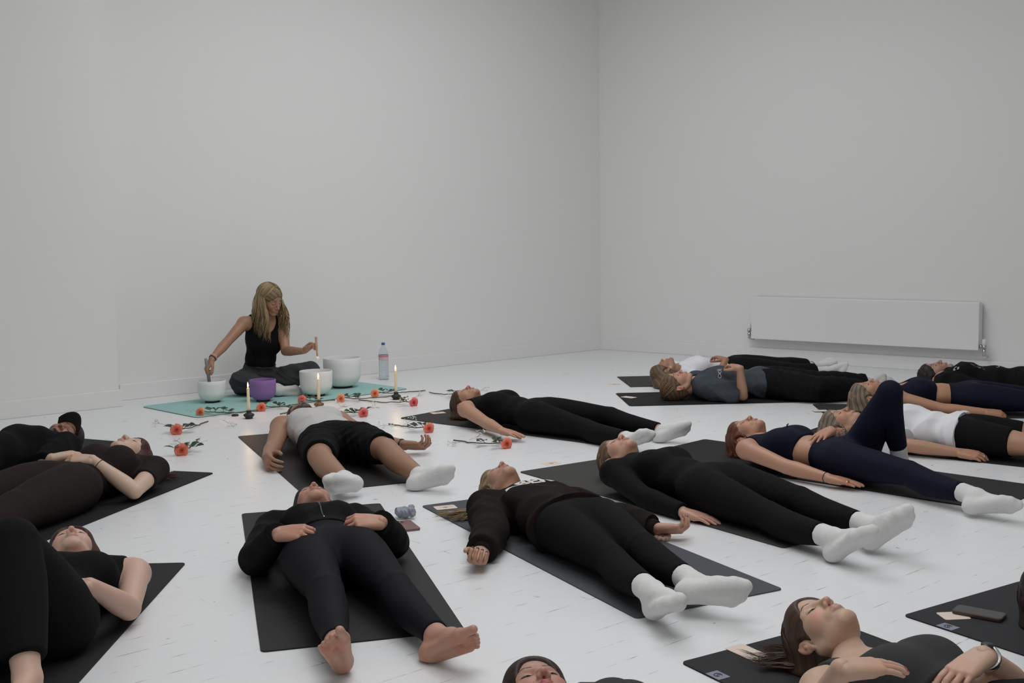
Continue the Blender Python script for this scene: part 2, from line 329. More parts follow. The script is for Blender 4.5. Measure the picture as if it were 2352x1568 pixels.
def wrinkle(V, Fq, amp, d, fr, seed=0, floor=.006):      # soft cloth folds running across direction d
    r = np.random.RandomState(seed); n = vnorm(V, Fq); q = V.copy(); f = np.zeros(len(V))
    for i in range(6):
        dd = nz(np.array(d)+r.normal(0, .45, 3)); ph = r.rand()*6.28; wv = fr*(.6+r.rand()*1.4)
        dl = r.normal(0, 1, 3); f += (1-2*np.abs(np.sin(q@dd*wv+1.6*np.sin(q@dl*fr*.35+ph)+ph)))*(.5+.5*np.sin(q@r.normal(0, 1, 3)*fr*.3+ph*2))
    V = V+n*(amp*f/3.2)[:, None]; V[:, 2] = np.maximum(V[:, 2], floor-.002); return V

# ------------------------------------------------------------ one head shape, used at two densities (x side, y face, z crown)
def headfield(male=False):
    f = F3(); j = 1.08 if male else 1.
    f.ell((0, -.012, .032), (.075, .095, .086), k=.02)
    f.ell((0, .030, -.018), (.060, .060, .084), k=.03)
    f.ell((0, .052, .055), (.052, .034, .036), k=.03)
    for s in (-1, 1):
        f.ell((s*.036, .050, -.026), (.026, .030, .027), k=.025)
        f.path([(s*.056*j, -.012, -.045), (s*.050*j, .004, -.070*j), (s*.016*j, .066, -.097*j)], [.018, .015, .017], k=.025)
        f.path([(s*.010, .081, .018), (s*.030, .080, .025), (s*.047, .066, .018)], [.010, .009, .008], k=.012)
    f.ell((0, .015, -.070), (.040, .055, .024), k=.02)
    f.ell((0, .075, -.094*j), (.017*j, .015, .015), k=.015)
    f.ell((0, .074, -.058), (.031, .020, .024), k=.015)
    for s in (-1, 1):
        f.ell((s*.031, .097, .003), (.017, .014, .0115), k=.012, sub=True)
        f.ell((s*.0315, .0745, .0015), (.0150, .0135, .0120), k=.004)
        f.path([(s*.018, .0855, -.0035), (s*.031, .0885, -.0055), (s*.045, .080, -.003)], [.0012, .0016, .001], k=.0025)
    nb_ = 1.12 if male else 1.
    f.path([(0, .083, .020), (0, .094, -.006), (0, .1065, -.030)], [.0085*nb_, .0085*nb_, .0095*nb_], k=.012)
    f.ell((0, .1105, -.0355), (.0100*nb_, .0090, .0085), k=.006)
    for s in (-1, 1):
        f.ell((s*.0115*nb_, .099, -.0385), (.0070, .0095, .0072), k=.006)
        f.ell((s*.0062*nb_, .104, -.0465), (.0034, .0052, .0050), k=.002, sub=True)
    # lips
    for s in (-1, 1):
        f.path([(0, .0955, -.0615), (s*.007, .0965, -.0595), (s*.023, .0835, -.0655)], [.0052, .0052, .002], k=.004)
        f.path([(0, .0945, -.0715), (s*.008, .0940, -.0710), (s*.022, .0840, -.0665)], [.0068, .0062, .002], k=.004)
    f.path([(-.023, .091, -.0660), (-.010, .1015, -.0660), (0, .1025, -.0665), (.010, .1015, -.0660), (.023, .091, -.0660)], [.0011, .0018, .0018, .0018, .0011], k=.002)
    f.p[-1]['sub'] = True
    # ears
    for s in (-1, 1):
        A = np.array([nz((1, -.45*s*s, 0))*[s, 1, 1], (0, 0, 0), (0, 0, 0)]); xa = nz((s, .35, 0)); za = nz((0, -.18, 1)); ya = np.cross(za, xa); A = np.array([xa, ya, za])
        f.ell((s*.080, -.010, -.004), (.0065, .0175, .031), A, k=.006)
        f.ell((s*.086, -.006, .002), (.0055, .0115, .021), A, k=.004, sub=True)
        f.ell((s*.0845, -.004, -.010), (.003, .006, .008), A, k=.004)
        f.ell((s*.078, -.002, -.032), (.006, .008, .009), k=.005)
    f.cone((0, -.016, -.040), (0, -.024, -.072), .046*(1.1 if male else 1), .046*(1.12 if male else 1), k=.02)
    return f
HEADS = {}
def head(male, h):
    if (male, h) not in HEADS: HEADS[(male, h)] = headfield(male).mesh(h, relax=1)
    return HEADS[(male, h)]
def headcols(V, skin, lip, brow, blush=.25, beard=None):
    skin = np.array(skin); c = np.tile(skin, (len(V), 1)); x, y, z = np.abs(V[:, 0]), V[:, 1], V[:, 2]
    def mixc(col, a): c[:] = c*(1-a[:, None])+np.array(col)*a[:, None]
    def smth(e0, e1, t): t = np.clip((t-e0)/(e1-e0), 0, 1); return t*t*(3-2*t)
    mixc(skin*np.array([1.12, .72, .68]), blush*np.exp(-(((x-.042)/.02)**2+((z+.03)/.02)**2))*(y > .03))
    mixc(skin*np.array([1.05, .78, .74]), .5*np.exp(-(((x)/.012)**2+((z+.037)/.012)**2))*(y > .09))
    mixc(skin*np.array([1.05, .75, .72]), .5*smth(.074, .084, x)*(y < .02))
    lp = smth(.024, .0225, x)*smth(.0045+.0001, .0, np.abs(z+.0665)-(.0085-.0055*(x/.023)**2))*(y > .082)
    mixc(lip, lp*.9)
    bz = .0255+.004*np.sin(np.clip((x-.012)/.036, 0, 1)*2.6)-.001; bw = .0056*(1-np.clip((x-.014)/.036, 0, 1)*.6)
    bm_ = smth(bw, bw*.35, np.abs(z-bz))*smth(.011, .016, x)*smth(.052, .044, x)*(y > .05); mixc(brow, bm_*1.0)
    el = -.0045-.006*(x-.031)**2/.0002*.3*-1*0; lash = smth(.0030, .0012, np.abs(z-(-.0062+.010*((x-.031)/.016)**2*.35)))*smth(.049, .044, x)*smth(.013, .018, x)*(y > .07)
    mixc(np.array(brow)*.4, lash)
    if beard is not None:
        bd = smth(-.035, -.055, z+.25*np.clip(.03-y, 0, 1)*-1)*smth(.0, .02, y+.03)*(1-smth(.026, .020, x)*smth(-.052, -.056, z)*smth(-.078, -.072, z)*(y > .08)*.9)*(z > -.135)
        mixc(beard, bd*.92)
    return c

# ------------------------------------------------------------ hands and feet
def hand_prims(f, W, fwd, back, side, s=1., curl=.15, spread=.12, thumb=.5, kb=.006, r_=1.0, tagn='hand', stagger=0.):
    """W wrist; fwd to the fingertips; back = dorsal normal; side +1 right, -1 left. returns nail points"""
    x = nz(fwd); z = nz(np.asarray(back)-x*(np.asarray(back)@x)); y = np.cross(z, x)*side; L = lambda a, b_, c_: np.asarray(W)+s*(x*a+y*b_+z*c_)
    kn = [(.088, .029, .002), (.092, .010, .004), (.088, -.009, .003), (.080, -.026, 0)]
    for i, (a, b_, c_) in enumerate(kn):
        f.path([L(.0, .018-.012*i, 0), L(.045, b_*.85, .002), L(a, b_, c_)], [.0155*s*r_, .0135*s*r_, .0105*s*r_], k=.012, tagn=tagn)
    f.path([L(.008, .010, -.008), L(.035, .026, -.010)], [.015*s, .014*s], k=.012, tagn=tagn)
    f.path([L(.010, -.012, -.008), L(.06, -.020, -.006)], [.013*s, .011*s], k=.012, tagn=tagn)
    nails = []
    for i, (ln, rr) in enumerate([(.066, .0082), (.074, .0084), (.069, .0080), (.055, .0070)]):
        a0 = (1.5-i)*spread*.6; cu = curl*(1+stagger*(i-1.5)*.25)
        p = L(*kn[i]); ang = 0.; pts = [p]; d = None
        for seg, (fr, ca) in enumerate([(.44, .85), (.31, 1.15), (.25, .75)]):
            ang += cu*ca; d = (x*math.cos(a0)+y*math.sin(a0))*math.cos(ang)-z*math.sin(ang); p = p+d*ln*fr*s*1.02; pts.append(p)
        f.path(pts, [rr*1.08*s*r_, rr*1.0*s*r_, rr*.92*s*r_, rr*.78*s*r_], k=kb*.6, tagn=tagn)
        nd = z*math.cos(ang)+(x*math.cos(a0)+y*math.sin(a0))*math.sin(ang); nails.append((pts[-1]-d*.003*s+nd*rr*.75*s, d, rr*s))
    t0 = L(.022, .024, -.008); tp = [t0]; 
    for ln, a_, b_, c_ in [(.040, .72, .62*(.6+thumb), -.30), (.031, .88, .30*(.4+thumb), -.28), (.024, .95, .12*thumb, -.22)]:
        tp.append(tp[-1]+s*ln*(lambda q: q/np.linalg.norm(q))(x*a_+y*b_+z*c_))
    f.path(tp, [.0135*s*r_, .0112*s*r_, .0100*s*r_, .0082*s*r_], k=.006, tagn=tagn)
    dt = nz(tp[-1]-tp[-2]); nails.append((tp[-1]-dt*.003*s+nz(y*.5+z*.6)*.0075*s, dt, .009*s))
    return nails
def foot_prims(f, A, toe, up, side, s=1., bare=False, grow=0., tagn='foot', k=.018):
    """A ankle; toe direction; up = dorsal; side +1 right foot, -1 left (big toe towards the other foot)"""
    x = nz(toe); z = nz(np.asarray(up)-x*(np.asarray(up)@x)); y = -np.cross(z, x)*-side*1.
    L = lambda a, b_, c_: np.asarray(A)+s*(x*a+y*b_+z*c_); g = grow
    f.ell(L(-.030, 0, -.040), (.034*s+g, .028*s+g, .030*s+g), np.array([x, y, z]), k, tagn)
    f.cone(L(-.012, 0, -.005), L(-.024, 0, -.030), .031*s+g, .029*s+g, k, tagn)
    f.cone(L(0, .0, 0), L(.075, .012, -.028), .032*s+g, .024*s+g, k, tagn)
    f.cone(L(.075, .012, -.028), L(.130, .022, -.046), .024*s+g, .018*s+g, k, tagn)
    f.cone(L(-.02, -.010, -.047), L(.115, -.026, -.052), .021*s+g, .016*s+g, k, tagn)
    f.cone(L(-.01, .010, -.045), L(.128, .024, -.050), .020*s+g, .018*s+g, k, tagn)
    if bare:
        f.path([L(.132, .027, -.049), L(.165, .027, -.050), L(.183, .025, -.049)], [.015*s, .0125*s, .0125*s], .006, tagn)
        for i, (b_, e, r) in enumerate([(.006, .170, .0088), (-.008, .160, .0083), (-.021, .148, .0080), (-.033, .134, .0078)]):
            f.path([L(.122-.006*i, b_, -.050), L(e-.012, b_-.003, -.046), L(e, b_-.004, -.052)], [.010*s, .0078*s, r*s], .004, tagn)
    else:
        f.cone(L(.130, .020, -.048), L(.165, .018, -.046), .018*s+g, .0135*s+g, k, tagn)
        f.cone(L(.115, -.022, -.050), L(.142, -.014, -.050), .016*s+g, .0125*s+g, k, tagn)
        f.cone(L(.160, .018, -.046), L(.146, -.012, -.048), .0130*s+g, .012*s+g, k, tagn)
# ------------------------------------------------------------ people
mskin = mat('skin', (.5, .3, .22), .5, attr=True, **{'Subsurface Weight': .12, 'Subsurface Radius': (.02, .008, .004), 'Subsurface Scale': .4}, bump=.05, bscale=220)
mhair = mat('hair', (.1, .06, .04), .5, attr=True, **{'Specular IOR Level': .3})
LS = {'Specular IOR Level': .12}
BLACK = mat('black_jersey', (.0062, .0062, .0070), .88, bump=.25, bscale=45, **LS)
NAVYBLACK = mat('blue_black_legging_fabric', (.0078, .0084, .0120), .75, bump=.10, bscale=60, **LS)
NAVY = mat('navy_sports_fabric', (.0070, .0080, .0200), .78, bump=.10, bscale=60, **LS)
BROWN = mat('dark_brown_fleece', (.0150, .0115, .0100), .95, bump=.3, bscale=60, **LS)
BROWNJ = mat('brown_black_stretch_fabric', (.0190, .0140, .0135), .8, bump=.15, bscale=40, **LS)
SOCK = mat('white_cotton_sock', (.68, .68, .67), .95, bump=.35, bscale=90, vary=.05)
GSOCK = mat('light_grey_cotton_sock', (.50, .49, .47), .95, bump=.3, bscale=90, vary=.08)
WHITE = mat('white_cotton', (.74, .74, .77), .9, bump=.2, bscale=30)
LGREY = mat('light_grey_cotton', (.52, .51, .50), .9, bump=.2, bscale=30, vary=.05)
SLATE = mat('washed_slate_cotton', (.038, .047, .058), .92, bump=.3, bscale=25, vary=.3)
CHAR = mat('charcoal_ribbed_cotton', (.026, .026, .029), .9, bump=.25, bscale=80, vary=.1)
SWEAT = mat('dark_grey_sweatpants', (.032, .035, .038), .95, bump=.3, bscale=50, vary=.12)
mgold = mat('gold', (.80, .55, .25), .25, Metallic=1.0); msilver = mat('silver', (.8, .8, .8), .2, Metallic=1.0)
mblackplastic = mat('black_plastic', (.012, .012, .013), .35)

def place_head(J, s, pitch, turn, roll_, male):
    N, Q = J['N'], J['Q']; u = nz(Q-N); w = nz(J['SR']-J['SL']); w = nz(w-u*(w@u)); n = np.cross(w, u)
    nv = nz(J['H']-J['N']); nv = nv-w*(nv@w)
    z = -u; y = n; p, t, r_ = map(math.radians, (pitch, turn, roll_))
    z, y = z*math.cos(p)-y*math.sin(p), y*math.cos(p)+z*math.sin(p)
    x = np.cross(y, z)                       # towards the person's left... sign only matters for turning
    y, x = y*math.cos(t)+x*math.sin(t), x*math.cos(t)-y*math.sin(t)
    x, z = x*math.cos(r_)+z*math.sin(r_), z*math.cos(r_)-x*math.sin(r_)
    return np.stack([x, y, z], 1)

class Body:
    def __init__(b, J, s, male):
        b.J, b.s, b.m = J, s, male; N, Q = J['N'], J['Q']; b.u = nz(Q-N); w = J['SR']-J['SL']; b.w = nz(w-b.u*(w@b.u)); b.n = np.cross(b.w, b.u)
        b.A = np.array([b.u, b.w, b.n]); b.T = np.linalg.norm(Q-N)/.52
    def at(b, a, c=0, d=0): return b.J['N']+b.u*a*b.T+b.w*c*b.s+b.n*d*b.s
    def torso(b, f, g=0, cut=None, tagn='torso', loose=0., bust=1.):
        s, T, m = b.s, b.T, b.m; k = .035
        f.ell(b.at(.145, 0, -.004), (.165*T, (.155 if m else .138)*s+g, (.108 if m else .096)*s+g), b.A, k, tagn, cut)
        f.ell(b.at(.315, 0, -.002), (.14*T, (.140 if m else .120)*s+g+loose, (.098 if m else .086)*s+g+loose*.3), b.A, k, tagn, cut)
        f.ell(b.at(.485, 0, -.006), (.13*T, (.152 if m else .165)*s+g+loose, (.100 if m else .098)*s+g+loose*.3), b.A, k, tagn, cut)
        S0 = b.J['SR']*.5+b.J['SL']*.5
        f.cone(S0+(b.J['SR']-S0)*.72, S0+(b.J['SL']-S0)*.72, .054*s+g, .054*s+g, k, tagn, cut=cut)
        for x in 'RL': f.cone(b.at(-.02, 0, 0), b.J['S'+x]*.7+S0*.3+b.u*.0, .048*s+g, .045*s+g, .03, tagn, cut=cut)
        for q in (-1, 1):
            if not m and bust: f.ell(b.at(.185, q*.066, .055+.05*max(0, bust-1)), (.078*s+g, .070*s+g, .054*s*bust+g), b.A, .045, tagn, cut)
            if m: f.ell(b.at(.13, q*.07, .060), (.07*s+g, .07*s+g, .045*s+g), b.A, .03, tagn, cut)
            f.ell(b.at(.54, q*.075, -.035), (.10*s+g, .085*s+g, .075*s+g), b.A, .03, tagn, cut)
    def neck(b, f, Rm, g=0, cut=None, ext=1.):
        a = b.at(-.005, 0, .0); mm = 1.12 if b.m else 1.; c2 = b.J['H']+Rm@np.array([0, -.016, -.050])*b.s; c = b.J['H']+Rm@np.array([0, -.026, -.082])*b.s
        if ext < 1: e = a+(c-a)*ext; f.path([b.at(.03, 0, -.01), a, e], [.056*b.s+g, .053*b.s+g, .051*b.s+g], k=.03, tagn='neck', cut=[(e, nz(c-a))])
        else: f.path([b.at(.03, 0, -.01), a, c, c2], [.056*b.s*mm+g, .051*b.s*mm+g, .0465*b.s*mm+g, .045*b.s*mm+g], k=.03, tagn='neck', cut=cut, smooth=True)
    def arm(b, f, x, g=0, to=2., loose=0., k=.02, fromshoulder=True, wristg=0.):
        J, s = b.J, b.s; mm = 1.16 if b.m else 1.; S, E, W = J['S'+x], J['E'+x], J['W'+x]; lp = lambda a, c, t: a+(c-a)*t
        pts = [S, lp(S, E, .4), lp(S, E, .85), E, lp(E, W, .25), lp(E, W, .6), W]
        rs = [.048*s*mm+g, .044*s*mm+g+loose, .037*s*mm+g+loose, .0365*s*mm+g+loose, .0385*s*mm+g+loose*.9, .031*s*mm+g+loose*.7, .0235*s*mm+g+wristg]
        cum = [0, .4, .85, 1, 1.25, 1.6, 2]
        if to < 2:
            r = np.interp(to, cum, rs); e = lp(S, E, to) if to <= 1 else lp(E, W, to-1); n_ = sum(c < to-.01 for c in cum); pts = pts[:n_]+[e]; rs = rs[:n_]+[r]
        c = [(pts[-1], nz(pts[-1]-pts[-2]))] if to < 2 else None
        if to <= 1: f.ell(S, (.052*s*mm+g, .050*s*mm+g, .050*s*mm+g), np.eye(3), .03, 'arm'+x, c)
        else: f.ell(S, (.052*s*mm+g, .050*s*mm+g, .050*s*mm+g), np.eye(3), .03, 'arm'+x)
        if to > 1.1:                         # the flat cut applies only around the cuff
            q = lp(S, E, .98); f.path([p for p, c_ in zip(pts, cum) if c_ <= 1], rs[:4], k, 'arm'+x, smooth=True); f.path([E]+pts[4:], [rs[3]]+rs[4:], .004, 'fore'+x, c, smooth=True)
        else: f.path(pts, rs, k, 'arm'+x, c, smooth=True)
    def leg(b, f, x, g=0, to=2., loose=0., k=.02, ankleg=0.):
        J, s = b.J, b.s; mm = 1.05 if b.m else 1.; Hp, K, A = J['H'+x], J['K'+x], J['A'+x]; d1, d2 = nz(K-Hp), nz(A-K); lp = lambda a, c, t: a+(c-a)*t
        bent = np.linalg.norm(np.cross(d1, d2)) > .3
        kn = nz((K-(Hp+A)/2)) if bent else b.n
        back = -nz(kn-d2*(kn@d2))
        pts = [Hp+b.u*.01, lp(Hp, K, .2), lp(Hp, K, .55), lp(Hp, K, .88), K, lp(K, A, .28)+back*.014*s, lp(K, A, .5)+back*.010*s, lp(K, A, .8), A]
        rs = [.088*s+g+loose*.5, .086*s*mm+g+loose*.8, .072*s*mm+g+loose, .056*s*mm+g+loose, .0535*s*mm+g+loose, .0560*s*mm+g+loose, .0490*s*mm+g+loose, .0365*s*mm+g+loose, .0335*s*mm+g+ankleg]
        cum = [0, .2, .55, .88, 1, 1.28, 1.5, 1.8, 2]
        if to < 2:
            r = np.interp(to, cum, rs); e = lp(Hp, K, to) if to <= 1 else lp(K, A, to-1); n_ = sum(c < to-.01 for c in cum); pts = pts[:n_]+[e]; rs = rs[:n_]+[r]
        c = [(pts[-1], nz(pts[-1]-pts[-2]))] if to < 2 else None
        if to > 1.1: f.path(pts[:5], rs[:5], .03, 'thigh'+x, smooth=True); f.path(pts[4:], rs[4:], .006, 'calf'+x, c, smooth=True)
        else: f.path(pts, rs, .03, 'thigh'+x, c, smooth=True)

def xf(M, V): return V@M[:3, :3].T+M[:3, 3]
def cols_at(V, base, spots):
    c = np.tile(np.array(base), (len(V), 1))
    for p, r, col in spots:
        d = np.linalg.norm(V-p, axis=1); a = np.clip((r-d)/(r*.25), 0, 1)[:, None]; c = c*(1-a)+np.array(col)*a
    return c

def hairpart(parent, H, Rm, s, spec, male, floor):
    """cap fitted to the skull plus tapering locks; one mesh named hair"""
    rs = np.random.RandomState(spec.get('seed', 1)); spec.setdefault('thick', 1.35); base, hi = np.array(spec['col']), np.array(spec.get('hi', np.array(spec['col'])*1.8))
    f = F3(); tk = spec.get('thick', 1.)
    f.ell((0, -.016, .036), (.075+.008*tk, .094+.008*tk, .086+.009*tk), k=.02)
    f.ell((0, .052, .055), (.052+.007*tk, .034+.0065*tk, .036+.008*tk), k=.03)
    if not male: f.ell((0, -.055, -.03), (.056, .042, .060), k=.03)
    if spec['style'] == 'loose':
        ms = spec.get('mass', 1.)
        if spec.get('side'):
            for q in (-1, 1): f.ell((q*.052, -.035, .010), (.046*spec['side'], .060, .092), k=.03)
        f.ell((0, -.062, .038), (.082*ms, .068*ms, .092*ms), k=.03); f.ell((0, -.088, .040), (.100*ms, .034*ms, .104*ms), k=.03)
    f.ell((0, .120, -.042), (.066+.002*tk, .080+.004*(spec.get('hl', .116) < .11), spec.get('hl', .116)), k=.012, sub=True)
    f.ell((0, .05, -.100), (.12, .080, .078), k=.012, sub=True)
    if not spec.get('overear'):
        for q in (-1, 1): f.ell((q*.092, .001, -.012), (.026, .020, .034), k=.008, sub=True)
    V, Fq = f.mesh(spec.get('h', .003)*.8, clips=[((0, 0, -.085), (0, 0, -1))])
    th = np.arctan2(V[:, 0], V[:, 2]+.02)*15+V[:, 1]*10+6*np.sin(V[:, 2]*30+V[:, 0]*18)*.25
    th = th+1.1*np.sin(V[:, 1]*26+V[:, 2]*17)+.7*np.sin(V[:, 0]*41+V[:, 1]*13+2); t = .40+.20*np.sin(th*1.3+V[:, 1]*14)+.13*np.sin(th*3.1+V[:, 1]*9+1)+.10*np.sin(th*7.3+2)+rs.normal(0, .05, len(V))
    grv = np.abs(np.sin(th*3.1+V[:, 1]*8))*.6+np.abs(np.sin(th*7.3))*.4
    nn = vnorm(V, Fq); V = V+nn*(.0008*(grv-.5))[:, None]
    root = np.clip(spec.get('root', 0)*np.clip((V[:, 1]-.0)/.06, 0, 1), 0, 1)
    colr = (base+(hi-base)*np.clip(t, 0, 1)[:, None])*(1-root*.7)[:, None]
    V = H+s*(V@Rm.T); V[:, 2] = np.maximum(V[:, 2], floor+.001)
    mb = MB(); mb.v.append(V); mb.f += [tuple(q) for q in Fq]; mb.c.append(colr); mb.n += len(V)
    def lock(pts, r0, tone, sides=5, flat=.55):
        n = 18 if len(pts) > 5 else 9; pts = np.asarray(pts); tt = np.linspace(0, len(pts)-1, n); 
        # catmull-rom
        out = []
        for t_ in tt:
            i = min(int(t_), len(pts)-2); q = t_-i; p0, p1, p2, p3 = pts[max(i-1, 0)], pts[i], pts[i+1], pts[min(i+2, len(pts)-1)]
            out.append(.5*((2*p1)+(-p0+p2)*q+(2*p0-5*p1+4*p2-p3)*q*q+(-p0+3*p1-3*p2+p3)*q**3))
        out = np.array(out); out[:, 2] = np.maximum(out[:, 2], floor+r0*.5)
        q_ = np.linspace(0, 1, n); mb.tube(out, r0*np.minimum(1, .5+q_*4)*np.clip((1.02-q_)*1.9, .06, 1)**.8, sides, flat, base+(hi-base)*tone)
    ce = np.array([0, -.016, .036]); er = np.array([.075, .094, .086])+.0085*tk
    def sk(d, up=0.): d = nz(d); return ce+d*(1/np.linalg.norm(d/er))*(1+up)
    Wl = lambda q: H+s*(Rm@np.asarray(q, float))
    st = spec['style']
    if st in ('loose', 'tail'):
        flow = nz(spec['flow']); lat = np.array([-flow[1], flow[0], 0]); ln = spec['len']; n = spec.get('n', 80); spr = spec.get('spread', .08)
        K_ = spec.get('clumps', 34)
        for i in range(n):
            rc = np.random.RandomState(1000*spec.get('seed', 1)+i % K_); j = lambda a: rs.normal(0, a)
            ph = (rc.rand()*2-1)*1.45+j(.10); up = rc.rand()
            d0 = np.array([math.sin(ph)*.9, .50*math.cos(ph)*(1 if rc.rand() < .5 else rc.rand()), .68+.30*up-.5*abs(math.sin(ph))])
            d1 = np.array([math.sin(ph)*(.75 if st == 'loose' else .2), -.8-.2*rc.rand(), (-.25+.4*rc.rand()) if st == 'loose' else .45])
            pts = [Wl(sk(d0*(1-q)+d1*q, .010+.015*rs.rand())) for q in (0, .25, .5, .75, 1)]
            e = pts[-1]; L_ = ln*(.6+.4*rc.rand())*(1+j(.07)); sp = (rc.rand()*2-1)*spr+j(.004); cv = rc.normal(0, spec.get('wave', .012)); ph_ = rc.rand()*6+j(.25); hz = rc.rand(); q_h = rs.rand()*.014
            for q in (.18, .36, .55, .75, 1):
                pt_ = e+flow*L_*q+lat*(sp*q**1.2+cv*math.sin(q*5.5+ph_)+j(.0015)); pt_[2] = max(floor+.003+q_h+(.010+.030*hz)*(1-q*.8)*math.exp(-(sp/spr)**2*1.5), e[2]*(1-q)**2); pts.append(pt_)
            lock(pts, (.0020+.0022*rs.rand())*s, np.clip(rc.rand()*.8+j(.12), 0, 1))
    if st == 'bun':
        c = np.array(spec.get('bun', (0, -.085, .085))); 
        for i in range(70):
            ph = (rs.rand()*2-1)*1.5; d0 = np.array([math.sin(ph), .62*math.cos(ph), .5-.45*abs(math.sin(ph))]); d1 = c-ce
            lock([Wl(sk(d0*(1-q)+nz(d1)*q, .01)) for q in (0, .3, .6, .9, 1)], .006*s, rs.rand())
        for i in range(22):
            a = rs.rand()*6.28; ax_ = nz(rs.normal(0, 1, 3)); b1 = nz(np.cross(ax_, [1, .3, .2])); b2 = np.cross(ax_, b1); R_ = .020+.008*rs.rand()
            lock([Wl(c+R_*(b1*math.cos(a+q)+b2*math.sin(a+q))) for q in np.linspace(0, 4.5, 6)], .006*s, rs.rand())
    if st == 'hang':                        # upright head, long hair parted in the middle
        for i in range(spec.get('n', 150)):
            sd = -1 if rs.rand() < .5 else 1; q0 = rs.rand()
            front = rs.rand(); y0 = .045-.12*front
            d0 = np.array([sd*.05, y0*1.2/.09, .9]); d1 = np.array([sd*(.95), (.42-1.35*front), .05-.1*rs.rand()])
            pts = [Wl(sk(d0*(1-q)+d1*q, .02+.03*rs.rand())) for q in (0, .3, .6, .85, 1)]
            e = pts[-1]; L_ = spec['len']*(.7+.3*rs.rand())
            out = Rm[:, 0]*sd*(.018+.02*rs.rand()); fw = Rm[:, 1]*(.085-.12*front)*1.; ph = rs.rand()*6
            for q in (.2, .4, .6, .8, 1):
                pts.append(e+np.array([0, 0, -L_*q])+out*math.sin(q*2.2)+fw*min(1, q*1.6)*(1-.3*q)+Rm[:, 0]*sd*-.012*q+np.array([math.sin(ph+q*9), math.cos(ph+q*9), 0])*(.003+.016*q*q))
            lock(pts, (.0036+.0034*rs.rand())*s, rs.rand()*(.6+.4*rs.rand()))
    if st == 'short':
        for i in range(spec.get('n', 120)):
            d0 = nz(np.array([rs.normal(), rs.normal()-.35, abs(rs.normal())+.15])); 
            if d0[1] > .55 and d0[2] < .6: continue
            if abs(d0[0]) > .7 and d0[1] > .0 and d0[2] < .3: continue
            p = sk(d0); t_ = nz(np.cross(d0, rs.normal(0, 1, 3))+np.array([0, -.6, 0])); 
            lock([Wl(p), Wl(p+t_*.010+d0*.004), Wl(p+t_*.022+d0*.004)], .0045*s, rs.rand(), 4)
    for extra in spec.get('extra', []):    # loose wisps: (start local, list of offsets in the person's frame, count, radius)
        p0, offs, cnt, rr, jit = extra
        for i in range(cnt):
            pts = [Wl(p0)+rs.normal(0, .004, 3)]; 
            for j_, o_ in enumerate(offs): pts.append(Wl(p0)+np.array(o_)+rs.normal(0, jit, 3)*(j_+1)/len(offs))
            lock(pts, rr*(.6+.8*rs.rand()), rs.rand(), 4)
    return mb.build('hair', mhair, parent, attr=True)

def ring_around(p, d, r, t, n=24, flat=1., ax=None):
    x = nz(np.cross(d, [0.1, .2, 1])); y = np.cross(d, x); mb = MB()
    a = np.linspace(0, 2*np.pi, n+1); mb.tube([p+r*(x*math.cos(q)+y*math.sin(q)) for q in a], t, 6, flat, cap=False); return mb

def proj_shapes(name, shapes, B, org, ex, ey, dirn, m, parent, bvhs, lift=.0012, sub=.006):
    """flat outlines (list of point lists in ex/ey) laid onto the cloth along dirn"""
    bm = bmesh.new()
    for poly in shapes:
        vs = [bm.verts.new((p[0], p[1], 0)) for p in poly]
        try: bm.faces.new(vs)
        except Exception: pass
    bmesh.ops.triangulate(bm, faces=bm.faces[:])
    for _ in range(5):
        ed = [e for e in bm.edges if e.calc_length() > sub]
        if not ed: break
        bmesh.ops.subdivide_edges(bm, edges=ed, cuts=1); bmesh.ops.triangulate(bm, faces=bm.faces[:])
    keep = []
    for v in bm.verts:
        o = Vector(org+np.asarray(ex)*v.co.x+np.asarray(ey)*v.co.y-np.asarray(dirn)*.3); best = None
        for t in bvhs:
            h = t.ray_cast(o, Vector(dirn))
            if h[0] is not None and (best is None or h[3] < best[3]): best = h
        if best is None: keep.append(v); v.co = o
        else: v.co = best[0]-Vector(dirn)*lift
    bmesh.ops.delete(bm, geom=keep, context='VERTS')
    me = bpy.data.meshes.new(name); bm.to_mesh(me); bm.free(); return link(name, me, m, parent)
def text_shapes(txt, size, ext=0.):
    cu = bpy.data.curves.new('t', 'FONT'); cu.body = txt; cu.size = size; cu.offset = ext; cu.resolution_u = 2
    o = bpy.data.objects.new('t', cu); C.objects.link(o); dg = bpy.context.evaluated_depsgraph_get(); me = o.evaluated_get(dg).to_mesh()
    out = [[tuple(me.vertices[i].co[:2]) for i in p.vertices] for p in me.polygons]; bpy.data.objects.remove(o); return out

